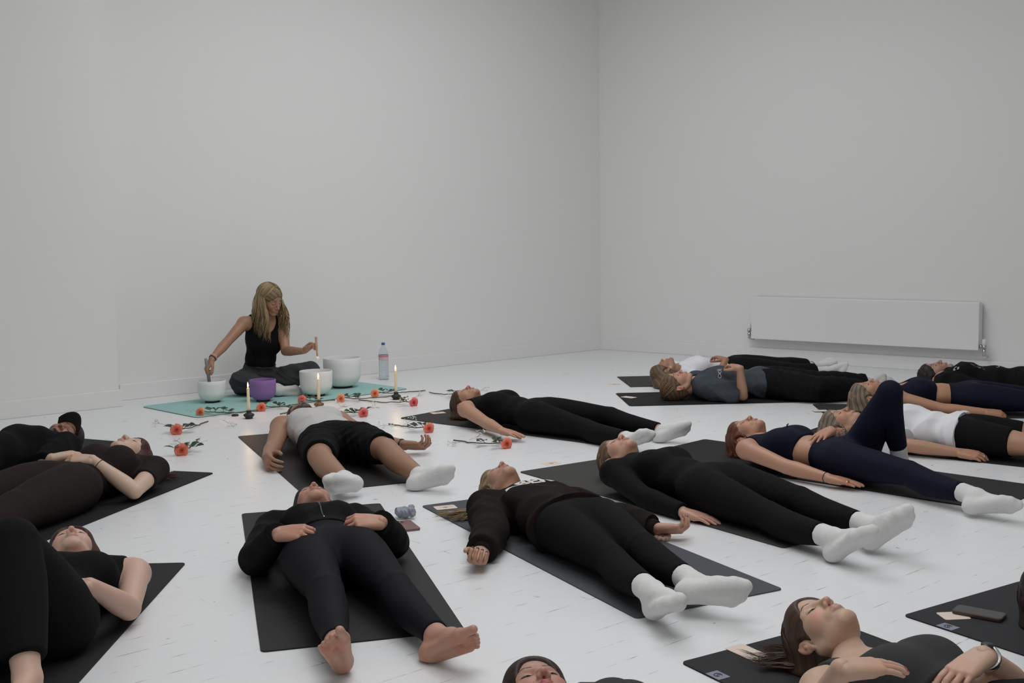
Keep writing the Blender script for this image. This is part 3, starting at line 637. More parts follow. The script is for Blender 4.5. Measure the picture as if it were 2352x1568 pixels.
def person(key, Jw, label, s=1., male=False, skin=(.50, .29, .21), lip=(.42, .17, .15), brow=(.06, .04, .03), blush=.3, pitch=18, turn=0, roll_=0,
           top=None, pants=None, socks=None, hair=None, hands=None, near=False, beard=None, floor=.006, bust=1., extra=None, group=None, bare=None, hscale=None, footup=None, nail=None, groundhead=True):
    J0 = {k: np.array(v, float) for k, v in Jw.items()}; O = np.array([J0['Q'][0], J0['Q'][1], 0]); d = J0['Q']-J0['N']
    ang = math.atan2(d[1], d[0]) if np.hypot(d[0], d[1]) > .1 else 0.
    root = empty('person', O, ang); tag(root, label, 'person', group)
    c_, s_ = math.cos(-ang), math.sin(-ang); Rz = np.array([[c_, -s_, 0], [s_, c_, 0], [0, 0, 1]])
    W = lambda p: Rz@(np.asarray(p, float)-O); D = lambda v: Rz@np.asarray(v, float)
    J = {k: W(v) for k, v in J0.items()}
    B = Body(J, s, male); Rm = place_head(J, s, pitch, turn, roll_, male); hs = (hscale or s)*.98
    hv, hf = head(male, .0019 if near == 2 else (.0024 if near else .0034))
    if groundhead:
        zz = (hs*(hv[hv[:, 2] > -.08]@Rm.T))[:, 2].min(); J['H'][2] = floor-.005-zz
    hc = headcols(hv, skin, lip, brow, blush, beard)
    V = J['H']+hs*(hv@Rm.T); V[:, 2] = np.maximum(V[:, 2], floor)
    VV = [V]; FF = [hf]; CC = [hc]; n0 = len(V)
    sk = np.array(skin)
    f = F3(); B.torso(f, -.003, bust=bust); B.neck(f, Rm); spots = []
    for x in 'RL': B.arm(f, x); B.leg(f, x)
    hi_ = .0055 if near else .007
    nails_all = []
    for x, sd in (('R', 1), ('L', -1)):
        A, K, T_ = J['A'+x], J['K'+x], J['T'+x]; up = (K-A) if footup is None or x not in footup else D(footup[x])
        J['_up'+x] = up
        if not (bare and x in bare): foot_prims(f, A, T_-A, up, sd, s*.98)
    V, q = f.mesh(hi_, floor); VV.append(V); FF.append(q+n0); CC.append(cols_at(V, sk, spots)); n0 += len(V)
    hands = hands or {}
    for x, sd in (('R', 1), ('L', -1)):
        hd = hands.get(x, {}); 
        if hd is None: continue
        fw = D(hd['fwd']) if 'fwd' in hd else J['W'+x]-J['E'+x]+np.array([0, 0, -.02])
        bk = D(hd['back']) if 'back' in hd else np.array([0, 0, 1.])
        fh = F3(); Wp = J['W'+x]; fore = nz(J['E'+x]-Wp); mm = 1.12 if male else 1.
        fh.cone(Wp+fore*.055, Wp+fore*.005, .0265*s*mm, .0205*s*mm, .012)
        nl = hand_prims(fh, Wp+nz(fw)*.004, fw, bk, sd, s*(1.07 if male else .97), hd.get('curl', .12), hd.get('spread', .12), hd.get('thumb', .5), stagger=hd.get('stagger', 0.))
        V, q = fh.mesh(.0022 if near else .003, floor+hd.get('fl', 0.))
        kn = [(Wp+nz(fw)*.09*s, .05, tuple(sk*np.array([1.03, .88, .86])))]
        nc = nail or tuple(np.minimum(sk*np.array([1.15, 1.02, 1.05]), 1))
        cc = cols_at(V, sk, kn); cc = cc*.6+np.tile(sk, (len(V), 1))*.4
        for p, d_, r in nl:
            dd = np.linalg.norm(V-p, axis=1); a = np.clip((r*.95-dd)/(r*.2), 0, 1)[:, None]*(.95 if nail else .5); cc = cc*(1-a)+np.array(nc)*a
        VV.append(V); FF.append(q+n0); CC.append(cc); n0 += len(V)
    if bare:
        for x in bare:
            ff = F3(); sd = 1 if x == 'R' else -1; A, K, T_ = J['A'+x], J['K'+x], J['T'+x]
            dd = nz(K-A); ff.cone(A+dd*.07, A, .038*s, .0335*s, .015)
            foot_prims(ff, A, T_-A, J['_up'+x], sd, s*1.02, True, k=.014)
            V, q = ff.mesh(.0024, floor); xx = nz(T_-A); 
            sole = -nz(J['_up'+x]-xx*(J['_up'+x]@xx)); 
            cc = cols_at(V, sk, [(A+xx*.12+sole*.06, .045, tuple(sk*np.array([1.05, .78, .72]))), (A-xx*.035+sole*.05, .035, tuple(sk*np.array([1.05, .78, .7])))])
            cc = cc*.6+sk*.4
            VV.append(V); FF.append(q+n0); CC.append(cc); n0 += len(V)
    link('body', mesh('body', np.concatenate(VV), np.concatenate(FF), True, np.concatenate(CC)), mskin, root)
    hg = hi_ if not near else .005; bv = []
    if top:
        f = F3(); g = top.get('off', .006); lo = top.get('loose', 0.); hem = top['hem']; cutt = [(B.at(hem), B.u)]
        if top.get('up') is not None: cutt.append((B.at(top['up']), -B.u))
        B.torso(f, g, cutt, loose=lo, bust=bust*top.get('bust', 1.))
        sl = top.get('sleeve', 0)
        if sl:
            for x in top.get('arms', 'RL'): B.arm(f, x, g+top.get('sg', .002), sl, top.get('sl', lo), k=.02, wristg=top.get('wg', 0.))
        nk = top.get('neck', 'crew')
        if nk == 'high': B.neck(f, Rm, .006, ext=.35)
        else:
            dpt = {'crew': (-.045, .058, .065, .07), 'scoop': (.005, .070, .10, .085), 'bra': (.02, .060, .11, .09), 'low': (.02, .085, .115, .085)}[nk]
            f.ell(B.at(dpt[0], 0, .015), (dpt[2]*s, dpt[1]*s, .16), B.A, .008, 'n', sub=True)
        if not sl:
            ar = top.get('armhole', .062)
            for q in (-1, 1):
                f.ell(B.at(.025, q*.185, 0), (ar*1.5*s, ar*s, .16), B.A, .008, sub=True)
        V, q = f.mesh(hg, floor-.001)
        if top.get('wr'): V = wrinkle(V, q, top['wr'], B.u*.7+B.w*.7, top.get('fr', 28), abs(hash(key)) % 97 if False else sum(map(ord, key)), floor)
        tp = link(top.get('name', 'top'), mesh('top', V, q), top['m'], root); bv.append(BVHTree.FromPolygons([tuple(v) for v in V], [tuple(map(int, a)) for a in q]))
        if top.get('lab'): tp['label'] = top['lab']
    if pants:
        f = F3(); g = pants.get('off', .004); lo = pants.get('loose', 0.); cut = [(B.at(pants['waist']), -B.u)]
        B.torso(f, g-.001, cut, loose=lo*.5)
        for x in 'RL': B.leg(f, x, g, pants.get('leg', 1.88), lo, ankleg=pants.get('ag', .002))
        V, q = f.mesh(hg, floor-.001, clips=[(B.at(pants['waist']), -B.u)] if pants.get('gclip', True) else ())
        if pants.get('wr'): V = wrinkle(V, q, pants['wr'], B.u, pants.get('fr', 26), 5+sum(map(ord, key)), floor)
        po = link(pants.get('name', 'trousers'), mesh('trousers', V, q), pants['m'], root)
    if socks:
        for x, sd in (('R', 1), ('L', -1)):
            if x in socks.get('skip', ''): continue
            f = F3(); A, K, T_ = J['A'+x], J['K'+x], J['T'+x]; dd = nz(K-A); hh = min(socks.get('cuff', .05)*s, np.linalg.norm(K-A)*(2-pants.get('leg', 1.88))+.002)
            foot_prims(f, A, T_-A, J['_up'+x], sd, s*.98, grow=.0055)
            f.cone(A+dd*(hh+.03), A+dd*.02, .0372*s+.0048+socks.get('cg', 0)*.3, .0350*s+.0052, .02, cut=[(A+dd*hh, dd)])
            V, q = f.mesh(.0035 if near else .005, floor-.001)
            if near: V = wrinkle(V, q, .0007, dd, 90, 7, floor)
            link('sock', mesh('sock', V, q), socks['m'], root)
    if hair: hairpart(root, J['H'], Rm, hs, dict(hair, flow=D(hair['flow']) if 'flow' in hair else None, h=.003 if near else .004), male, floor)
    if extra: extra(root, B, J, Rm, hs, W, D, bv)
    return root, B, J
# joints of every lying figure, metres, room coordinates (R/L are the figure's own sides)
JT = dict(
P1=dict(N=(-1.206,6.629,0.128),Q=(-0.976,6.122,0.11),SR=(-1.354,6.529,0.128),HR=(-1.064,6.082,0.11),SL=(-1.032,6.675,0.128),HL=(-0.889,6.162,0.11),H=(-1.286,6.816,0.165),ER=(-1.34,6.233,0.061),EL=(-0.818,6.472,0.05),WR=(-1.317,5.966,0.056),WL=(-0.612,6.301,0.052),KR=(-0.98,5.65,0.114),KL=(-0.658,5.785,0.125),AR=(-0.8,5.263,0.079),AL=(-0.452,5.412,0.061),TR=(-0.904,5.116,0.112),TL=(-0.281,5.381,0.121)),
P2=dict(N=(-0.22,7.332,0.115),Q=(0.179,6.998,0.11),SR=(-0.303,7.186,0.115),HR=(0.121,6.929,0.11),SL=(-0.091,7.439,0.115),HL=(0.236,7.067,0.11),H=(-0.307,7.501,0.133),ER=(-0.165,6.945,0.065),EL=(0.173,7.356,0.05),WR=(-0.069,6.716,0.056),WL=(0.394,7.24,0.04),KR=(0.427,6.654,0.072),KL=(0.597,6.867,0.107),AR=(0.637,6.312,0.073),AL=(0.878,6.583,0.065),TR=(0.777,6.248,0.152),TL=(1.035,6.548,0.137)),
P3=dict(N=(-0.794,4.389,0.1),Q=(-0.64,3.893,0.11),SR=(-0.942,4.312,0.1),HR=(-0.726,3.866,0.11),SL=(-0.627,4.409,0.1),HL=(-0.554,3.919,0.11),H=(-0.825,4.572,0.077),ER=(-0.947,4.03,0.06),EL=(-0.454,4.188,0.071),WR=(-0.823,3.861,0.197),WL=(-0.478,3.977,0.203),KR=(-0.598,3.477,0.109),KL=(-0.389,3.543,0.094),AR=(-0.503,3.087,0.08),AL=(-0.224,3.179,0.064),TR=(-0.509,2.96,0.199),TL=(-0.104,3.09,0.147)),
P4=dict(N=(0.016,4.732,0.09),Q=(0.253,4.269,0.11),SR=(-0.118,4.63,0.09),HR=(0.173,4.228,0.11),SL=(0.176,4.78,0.09),HL=(0.333,4.31,0.11),H=(-0.054,4.899,0.052),ER=(-0.091,4.35,0.067),EL=(0.395,4.603,0.05),WR=(-0.126,4.104,0.054),WL=(0.571,4.428,0.046),KR=(0.336,3.852,0.086),KL=(0.451,3.921,0.111),AR=(0.436,3.465,0.092),AL=(0.584,3.546,0.09),TR=(0.471,3.314,0.168),TL=(0.747,3.493,0.107)),
P5=dict(N=(0.588,5.337,0.107),Q=(0.892,4.896,0.11),SR=(0.465,5.215,0.107),HR=(0.816,4.843,0.11),SL=(0.745,5.409,0.107),HL=(0.968,4.949,0.11),H=(0.525,5.519,0.087),ER=(0.579,4.948,0.053),EL=(0.987,5.252,0.05),WR=(0.721,4.734,0.036),WL=(1.173,5.076,0.04),KR=(1.023,4.474,0.08),KL=(1.175,4.582,0.115),AR=(1.186,4.095,0.086),AL=(1.363,4.218,0.095),TR=(1.267,3.983,0.198),TL=(1.474,4.149,0.218)),
P6=dict(N=(1.303,5.89,0.105),Q=(1.653,5.506,0.11),SR=(1.201,5.757,0.105),HR=(1.586,5.445,0.11),SL=(1.445,5.979,0.105),HL=(1.719,5.567,0.11),H=(1.275,6.076,0.086),ER=(1.349,5.512,0.064),EL=(1.685,5.835,0.051),WR=(1.502,5.317,0.047),WL=(1.609,5.663,0.216),KR=(1.805,5.096,0.114),KL=(1.801,5.352,0.45),AR=(1.98,4.734,0.079),AL=(1.898,5.47,0.079),TR=(2.109,4.62,0.125),TL=(2.01,5.595,0.046)),
P7=dict(N=(2.069,6.421,0.105),Q=(2.487,6.112,0.11),SR=(1.995,6.271,0.105),HR=(2.434,6.04,0.11),SL=(2.191,6.536,0.105),HL=(2.541,6.185,0.11),H=(1.879,6.404,0.115),ER=(2.145,6.035,0.061),EL=(2.463,6.469,0.05),WR=(2.366,5.922,0.041),WL=(2.69,6.366,0.04),KR=(2.732,5.759,0.095),KL=(2.897,5.983,0.095),AR=(3.03,5.494,0.069),AL=(3.239,5.776,0.069),TR=(3.023,5.375,0.191),TL=(3.35,5.818,0.191)),
P8=dict(N=(2.588,7.654,0.106),Q=(3.092,7.526,0.11),SR=(2.576,7.487,0.106),HR=(3.069,7.439,0.11),SL=(2.658,7.807,0.106),HL=(3.114,7.613,0.11),H=(2.408,7.596,0.121),ER=(2.827,7.361,0.048),EL=(2.934,7.847,0.05),WR=(3.07,7.26,0.039),WL=(3.184,7.837,0.04),KR=(3.452,7.291,0.095),KL=(3.52,7.56,0.095),AR=(3.828,7.157,0.069),AL=(3.914,7.497,0.069),TR=(3.865,7.044,0.191),TL=(4.001,7.578,0.191)),
P9=dict(N=(3.201,8.307,0.115),Q=(3.704,8.069,0.11),SR=(3.152,8.134,0.115),HR=(3.663,7.982,0.11),SL=(3.304,8.453,0.115),HL=(3.745,8.156,0.11),H=(3.21,8.507,0.092),ER=(3.352,7.913,0.05),EL=(3.601,8.439,0.05),WR=(3.565,7.751,0.04),WL=(3.861,8.377,0.04),KR=(4.034,7.748,0.095),KL=(4.161,8.017,0.095),AR=(4.403,7.534,0.069),AL=(4.561,7.867,0.069),TR=(4.418,7.4,0.191),TL=(4.674,7.94,0.191)),
P10=dict(N=(1.336,9.122,0.109),Q=(1.853,9.176,0.11),SR=(1.383,8.961,0.109),HR=(1.862,9.086,0.11),SL=(1.349,9.289,0.109),HL=(1.844,9.265,0.11),H=(1.226,8.972,0.142),ER=(1.57,8.753,0.052),EL=(1.594,9.422,0.05),WR=(1.689,8.893,0.221),WL=(1.831,9.499,0.04),KR=(2.234,9.246,0.071),KL=(2.242,9.361,0.099),AR=(2.617,9.349,0.063),AL=(2.582,9.569,0.077),TR=(2.781,9.299,0.135),TL=(2.741,9.524,0.156)),
P11=dict(N=(1.362,8.354,0.101),Q=(1.882,8.36,0.11),SR=(1.393,8.189,0.101),HR=(1.883,8.27,0.11),SL=(1.39,8.519,0.101),HL=(1.881,8.45,0.11),H=(1.21,8.242,0.126),ER=(1.661,8.096,0.047),EL=(1.647,8.63,0.05),WR=(1.615,7.979,0.263),WL=(1.891,8.684,0.04),KR=(2.186,7.998,0.104),KL=(2.277,8.328,0.101),AR=(2.555,8.151,0.082),AL=(2.67,8.393,0.087),TR=(2.685,8.12,0.188),TL=(2.836,8.325,0.13)),
P12=dict(N=(-2.572,6.171,0.112),Q=(-2.819,5.673,0.11),SR=(-2.744,6.223,0.112),HR=(-2.906,5.716,0.11),SL=(-2.427,6.066,0.112),HL=(-2.733,5.63,0.11),H=(-2.58,6.374,0.131),ER=(-2.969,6.027,0.05),EL=(-2.447,5.768,0.05),WR=(-3.135,5.817,0.04),WL=(-2.514,5.509,0.04),KR=(-3.146,5.349,0.095),KL=(-2.88,5.217,0.095),AR=(-3.367,4.983,0.069),AL=(-3.037,4.82,0.069),TR=(-3.501,4.971,0.191),TL=(-2.966,4.705,0.191)),
P13=dict(N=(-1.905,5.566,0.1),Q=(-2.079,5.076,0.11),SR=(-2.071,5.593,0.1),HR=(-2.164,5.106,0.11),SL=(-1.76,5.482,0.1),HL=(-1.994,5.046,0.11),H=(-1.976,5.739,0.083),ER=(-2.281,5.408,0.049),EL=(-1.775,5.201,0.057),WR=(-2.173,5.249,0.208),WL=(-1.977,5.235,0.2),KR=(-2.346,4.739,0.095),KL=(-2.084,4.646,0.095),AR=(-2.514,4.376,0.069),AL=(-2.183,4.259,0.069),TR=(-2.629,4.349,0.191),TL=(-2.11,4.165,0.191)),
P14=dict(N=(-1.459,3.783,0.091),Q=(-1.433,3.263,0.11),SR=(-1.622,3.744,0.091),HR=(-1.523,3.259,0.11),SL=(-1.293,3.761,0.091),HL=(-1.343,3.268,0.11),H=(-1.572,3.932,0.087),ER=(-1.718,3.479,0.05),EL=(-1.223,3.487,0.061),WR=(-1.756,3.232,0.04),WL=(-1.268,3.287,0.201),KR=(-1.551,2.85,0.095),KL=(-1.358,2.986,0.409),AR=(-1.567,2.451,0.069),AL=(-1.223,2.738,0.134),TR=(-1.663,2.382,0.191),TL=(-1.175,2.581,0.188)),
P15=dict(N=(0.088,2.413,0.167),Q=(0.214,1.908,0.11),SR=(-0.064,2.344,0.167),HR=(0.127,1.887,0.11),SL=(0.256,2.424,0.167),HL=(0.301,1.93,0.11),H=(0.052,2.594,0.121),ER=(-0.101,2.086,0.051),EL=(0.409,2.213,0.051),WR=(-0.097,1.836,0.04),WL=(0.523,1.991,0.04),KR=(0.178,1.48,0.095),KL=(0.447,1.547,0.095),AR=(0.238,1.086,0.069),AL=(0.579,1.17,0.069),TR=(0.157,0.999,0.191),TL=(0.692,1.132,0.191)),
P16=dict(N=(0.891,2.862,0.07),Q=(1.155,2.414,0.11),SR=(0.764,2.752,0.07),HR=(1.078,2.368,0.11),SL=(1.048,2.92,0.07),HL=(1.233,2.46,0.11),H=(0.85,3.033,0.043),ER=(0.677,2.495,0.103),EL=(1.239,2.715,0.09),WR=(0.695,2.345,0.285),WL=(1.092,2.562,0.228),KR=(1.242,1.993,0.095),KL=(1.481,2.134,0.095),AR=(1.413,1.632,0.069),AL=(1.715,1.81,0.069),TR=(1.359,1.526,0.191),TL=(1.834,1.806,0.191)),
P17=dict(N=(1.607,3.15,0.108),Q=(1.883,2.709,0.11),SR=(1.483,3.037,0.108),HR=(1.806,2.661,0.11),SL=(1.763,3.212,0.108),HL=(1.959,2.756,0.11),H=(1.649,3.334,0.111),ER=(1.529,2.762,0.05),EL=(1.99,3.05,0.05),WR=(1.614,2.527,0.04),WL=(2.164,2.87,0.04),KR=(1.98,2.29,0.095),KL=(2.216,2.437,0.095),AR=(2.16,1.934,0.069),AL=(2.458,2.119,0.069),TR=(2.109,1.826,0.191),TL=(2.576,2.118,0.191)),
)
# seated player
JT['P0'] = dict(N=PD(610, 729, 8.86), Q=PD(592, 882, 8.96), H=PD(619, 688, 8.80), SR=PD(560, 742, 8.78), SL=PD(648, 742, 8.96), ER=PD(520, 787, 8.62), WR=PD(487, 824, 8.44),
                EL=PD(656, 806, 8.80), WL=PD(697, 806, 8.56), KR=PD(552, 876, 8.72), AR=PD(640, 893, 8.72), TR=PD(696, 892, 8.84), KL=PD(713, 851, 9.00), AL=PD(616, 893, 8.90), TL=PD(585, 897, 8.75))
_w = nz(JT['P0']['SR']-JT['P0']['SL']); JT['P0']['HR'] = JT['P0']['Q']+_w*.09; JT['P0']['HL'] = JT['P0']['Q']-_w*.09

def hx(c, lin=1.0): return tuple(lin*v for v in sh(c))
def earring(sd, hoop=True, m=None):
    def g(root, Hc, Rm, hs):
        p = Hc+hs*(Rm@np.array([sd*.083, -.002, -.044]))
        if hoop:
            mb = MB(); a = np.linspace(0, 6.28, 15); mb.tube([p+.0075*(Rm[:, 1]*math.cos(q)+Rm[:, 2]*math.sin(q)) for q in a], .0017, 6, cap=False)
        else:
            mb = MB(); mb.lathe([(.0001, -.0035), (.0035, 0), (.0001, .0035)], p, 8)
        o = mb.build('earring', m or mgold, root); return o
    return g
def band(root, J, x, t, r, th, m, name, flat=1.):
    p = J['W'+x]+(J['E'+x]-J['W'+x])*t; return ring_around(p, nz(J['E'+x]-J['W'+x]), r, th, flat=flat).build(name, m, root)
ELASTIC = mat('black_elastic', (.02, .015, .015), .8)
PRINTW = mat('cream_print', (.62, .62, .56), .8); PRINTG = mat('grey_print', (.35, .36, .36), .8); PRINTR = mat('red_print', (.45, .10, .06), .8); PRINTP = mat('pink_print', (.35, .22, .22), .8)
DKN = (.022, .008, .016)

def ex1(root, B, J, Rm, hs, W, D, bv):
    p = J['WL']+(J['EL']-J['WL'])*.10; d = nz(J['EL']-J['WL'])
    mb = MB(); mb.tube([p-d*.012, p+d*.012], .0315, 24); wt = mb.build('wristband', mblackplastic, root)
    mb = MB(); mb.box(p+np.array([0, 0, .030]), (.022, .018, .008), np.array([d, np.cross([0, 0, 1], d), [0, 0, 1]])); mb.build('wrist_tracker', mblackplastic, wt, bevel=.002)
def ex2(root, B, J, Rm, hs, W, D, bv): pass
def ex3(root, B, J, Rm, hs, W, D, bv):
    # closed front zip
    pts = []
    for q in np.linspace(.03, .30, 14):
        o = Vector(B.at(q, 0, .5)); h = bv[0].ray_cast(o, Vector(-B.n))
        if h[0] is not None: pts.append(np.array(h[0])+B.n*.001)
    mb = MB(); mb.tube(pts, .0032, 6); mb.build('zip', mat('zip_teeth', (.03, .03, .032), .4), root)
    mb = MB(); mb.tube([pts[-1], pts[-1]+B.u*.018+B.n*.001], .0028, 6); mb.build('zip_puller', msilver, root)
def ex4(root, B, J, Rm, hs, W, D, bv):
    shp = text_shapes('ABERC', .092, .0035)
    xs = [p[0] for s_ in shp for p in s_]; cx = (min(xs)+max(xs))/2
    shp = [[(p[0]-cx, p[1]) for p in s_] for s_ in shp]
    # letters read from the feet-side of the wearer: text runs right-to-left shoulder, tops towards the neck
    proj_shapes('chest_lettering', shp, None, B.at(.172, 0, .0), -B.w, -B.u, -B.n, PRINTW, root, bv)
    for x in 'RL':
        pp = J['W'+x]+(J['E'+x]-J['W'+x])*.14; dd = nz(J['E'+x]-J['W'+x]); mb = MB(); mb.tube([pp-dd*.032, pp-dd*.028, pp-dd*.01, pp+dd*.02, pp+dd*.045], [.029, .0335, .0355, .037, .036], 28); mb.build('cuff', BROWN, root)
def ex5(root, B, J, Rm, hs, W, D, bv): earring(1, False, msilver)(root, J['H'], Rm, hs)
def ex6(root, B, J, Rm, hs, W, D, bv):
    earring(1)(root, J['H'], Rm, hs); band(root, J, 'R', .06, .0245, .0022, ELASTIC, 'wrist_elastic')
    x = nz(J['WR']-J['ER']); p = J['WR']+x*.105; 
    mb = MB()
    for q in (0, .004): mb.tube([p+np.array([0, 0, 0])+x*q+.0105*(np.cross(x, [0, 0, 1])*math.cos(a)+np.array([0, 0, 1])*math.sin(a))+np.cross(x, [0, 0, 1])*-.003 for a in np.linspace(0, 6.28, 16)], .0016, 6, cap=False)
    mb.build('finger_ring', mgold, root)
    h_ = bv[0].ray_cast(Vector(B.at(.165, 0, .5)), Vector(-B.n)); c = np.array(h_[0])-B.n*.002; mb = MB(); mb.tube([c, c+B.n*.014], .004, 8); mb.tube([c+B.n*.014, c+B.n*.02+B.u*.008], .003, 6); mb.build('bra_clip', ELASTIC, root)
def ex7(root, B, J, Rm, hs, W, D, bv):
    earring(1, True)(root, J['H'], Rm, hs); band(root, J, 'R', .28, .0275, .0011, msilver, 'thin_bracelet')
    x = nz(J['WR']-J['ER']); y = np.cross(x, [0, 0, 1])
    for o_ in (.010, -.010): mbx = MB(); mbx.tube([J['WR']+x*.125+y*o_+.0095*(y*math.cos(a)+np.array([0, 0, 1])*math.sin(a)) for a in np.linspace(0, 6.28, 14)], .0015, 6, cap=False); mbx.build('finger_ring', msilver, root)
def ex9(root, B, J, Rm, hs, W, D, bv):
    earring(1, False, msilver)(root, J['H'], Rm, hs)
    e1, e2 = -B.w, -B.u
    blob = [(.03*math.cos(a)*(1+.3*math.sin(5*a)), .016*math.sin(a)*(1+.3*math.cos(4*a))) for a in np.linspace(0, 6.2, 18)]
    proj_shapes('shirt_print', [blob], None, B.at(.17, .02, 0), e1, e2, -B.n, PRINTR, root, bv)
    proj_shapes('shirt_print', [[(x*.5+.0, y*.6) for x, y in blob]], None, B.at(.22, .05, 0), e1, e2, -B.n, PRINTP, root, bv)
    for k, (a, c) in enumerate(((.19, .07), (.205, .045), (.25, .075), (.21, .02), (.24, .03))):
        proj_shapes('shirt_print', [[(-.010, -.002), (.010, 0), (.010, .003), (-.010, .001)]], None, B.at(a, c, 0), nz(e1+e2*.6*(-1)**k), nz(e2-e1*.6*(-1)**k), -B.n, PRINTG, root, bv)
    proj_shapes('shirt_print', [[(.030*math.cos(a), .030*math.sin(a)) for a in np.linspace(.3, 2.6, 12)]+[(.020*math.cos(a), .020*math.sin(a)) for a in np.linspace(2.6, .3, 12)]], None, B.at(.085, .075, 0), e1, e2, nz(-B.n-.3*B.w), PRINTG, root, bv)
    proj_shapes('shirt_print', [[(-.018, -.007), (.018, -.007), (.018, .005), (-.018, .005)]], None, B.at(.088, .08, 0), e1, e2, nz(-B.n-.3*B.w), PRINTG, root, bv)
    proj_shapes('shirt_print', [[(.05*math.cos(a), .05*math.sin(a)) for a in np.linspace(-.9, .9, 10)]+[(.042*math.cos(a), .042*math.sin(a)) for a in np.linspace(.9, -.9, 10)]], None, B.at(.30, .03, 0), e2*-1, e1*-1, -B.n, PRINTG, root, bv)
def ex10(root, B, J, Rm, hs, W, D, bv): earring(1)(root, J['H'], Rm, hs); band_(root, J)
def band_(root, J):
    p = J['AL']+(J['KL']-J['AL'])*.12; ring_around(p, nz(J['KL']-J['AL']), .043, .003).build('ankle_band', ELASTIC, root)
def ex11(root, B, J, Rm, hs, W, D, bv):
    earring(1, False, msilver)(root, J['H'], Rm, hs)
    def rg(c, r, t): return [[(c[0]+rr*math.cos(a), c[1]+rr*math.sin(a)) for a in (a0, a0+.45)] + [(c[0]+(rr-t)*math.cos(a), c[1]+(rr-t)*math.sin(a)) for a in (a0+.45, a0)] for rr in (r,) for a0 in np.arange(0, 6.28, .4488)]
    shp = rg((0, 0), .016, .003)+rg((0, 0), .007, .003)+rg((-.028, .004), .012, .003)+rg((-.052, .008), .012, .003)
    proj_shapes('shirt_print', shp, None, B.at(.16, .075, 0), -B.w, -B.u, nz(-B.n-.25*B.w), mat('pale_print', (.5, .5, .5), .8), root, bv)
def ex16(root, B, J, Rm, hs, W, D, bv):
    d = nz(J['EL']-J['WL']); p = J['WL']+d*.022
    wt = ring_around(p, d, .0285, .0045, flat=1.8).build('watch', msilver, root)
    mb = MB(); mb.tube([p+np.array([0, 0, .026]), p+np.array([0, 0, .034])], .014, 20); mb.build('watch_face', mblackplastic, wt)
def ex13(root, B, J, Rm, hs, W, D, bv):
    o = band(root, J, 'L', .10, .0262, .0012, mgold, 'bracelet')
    p = J['WL']+(J['EL']-J['WL'])*.10; mb = MB(); mb.box(p+np.array([-.004, -.018, .020]), (.012, .006, .016), None); mb.build('bracelet_plate', mgold, o, bevel=.002)
    band(root, J, 'L', .16, .0285, .0016, ELASTIC, 'wrist_elastic')
def ex0(root, B, J, Rm, hs, W, D, bv):
    band(root, J, 'R', .10, .0265, .006, mat('pink_scrunchie', (.55, .40, .40), .9), 'scrunchie'); band(root, J, 'R', .02, .0255, .0035, ELASTIC, 'wrist_elastic'); band(root, J, 'L', .18, .0255, .0015, msilver, 'thin_bracelet')
    earring(1, False, msilver)(root, J['H'], Rm, hs)
def ex12(root, B, J, Rm, hs, W, D, bv):
    H = J['H']; f = F3(); f.ell((0, -.012, .052), (.086, .106, .088), k=.01)
    V, q = f.mesh(.0035, clips=[((0, 0, .045), (0, .12, -1))]); cp = link('cap', mesh('cap', H+hs*(V@Rm.T), q), mat('black_cap_cotton', (.006, .006, .007), .8, bump=.15), root)
    # brim: curved plate with thickness standing out from the forehead
    mb = MB(); top_ = []; bot = []
    n1_, n2_ = 17, 7
    for i in range(n1_):
        a = math.radians(-62+124*i/(n1_-1))
        for j in range(n2_):
            r = 1+.80*j/(n2_-1)*math.cos(a)**.7 if True else 1
            x = .082*math.sin(a)*(1+.02*j); y = .088*math.cos(a)*1+(.078*(j/(n2_-1)))*math.cos(a)**.6; z = .052-.30*x*x/.08*1.6+.006*j/(n2_-1)
            top_.append((x, y, z+.002)); bot.append((x, y, z-.002))
    Vb = np.array(top_+bot); m_ = len(top_); F_ = []
    for i in range(n1_-1):
        for j in range(n2_-1):
            a_ = i*n2_+j; F_ += [(a_, a_+1, a_+n2_+1, a_+n2_), (m_+a_, m_+a_+n2_, m_+a_+n2_+1, m_+a_+1)]
    for i in range(n1_-1): a_ = i*n2_+n2_-1; F_.append((a_, m_+a_, m_+a_+n2_, a_+n2_)); a_ = i*n2_; F_.append((a_, a_+n2_, m_+a_+n2_, m_+a_))
    mb.add(H+hs*(Vb@Rm.T), F_); mb.build('brim', mat('black_brim', (.005, .005, .006), .75), cp)

BR = dict(
 brown=dict(col=hx((52, 38, 30)), hi=hx((86, 64, 48))), dark=dict(col=hx((26, 21, 20)), hi=hx((46, 36, 32))), blond=dict(col=hx((96, 78, 56)), hi=hx((186, 164, 124))),
 auburn=dict(col=hx((58, 32, 22)), hi=hx((122, 70, 46))), ash=dict(col=hx((62, 50, 42)), hi=hx((156, 138, 118))), redbrown=dict(col=hx((46, 22, 20)), hi=hx((82, 40, 34))), mid=dict(col=hx((70, 52, 40)), hi=hx((130, 104, 80))))
TAN = (.50, .285, .20); LIGHT = (.60, .40, .32); PALE = (.70, .52, .44); OLIVE = (.42, .25, .17); ROSY = (.56, .33, .27)
def go(key, *a, **k):
    return person(key, JT[key], *a, **k)

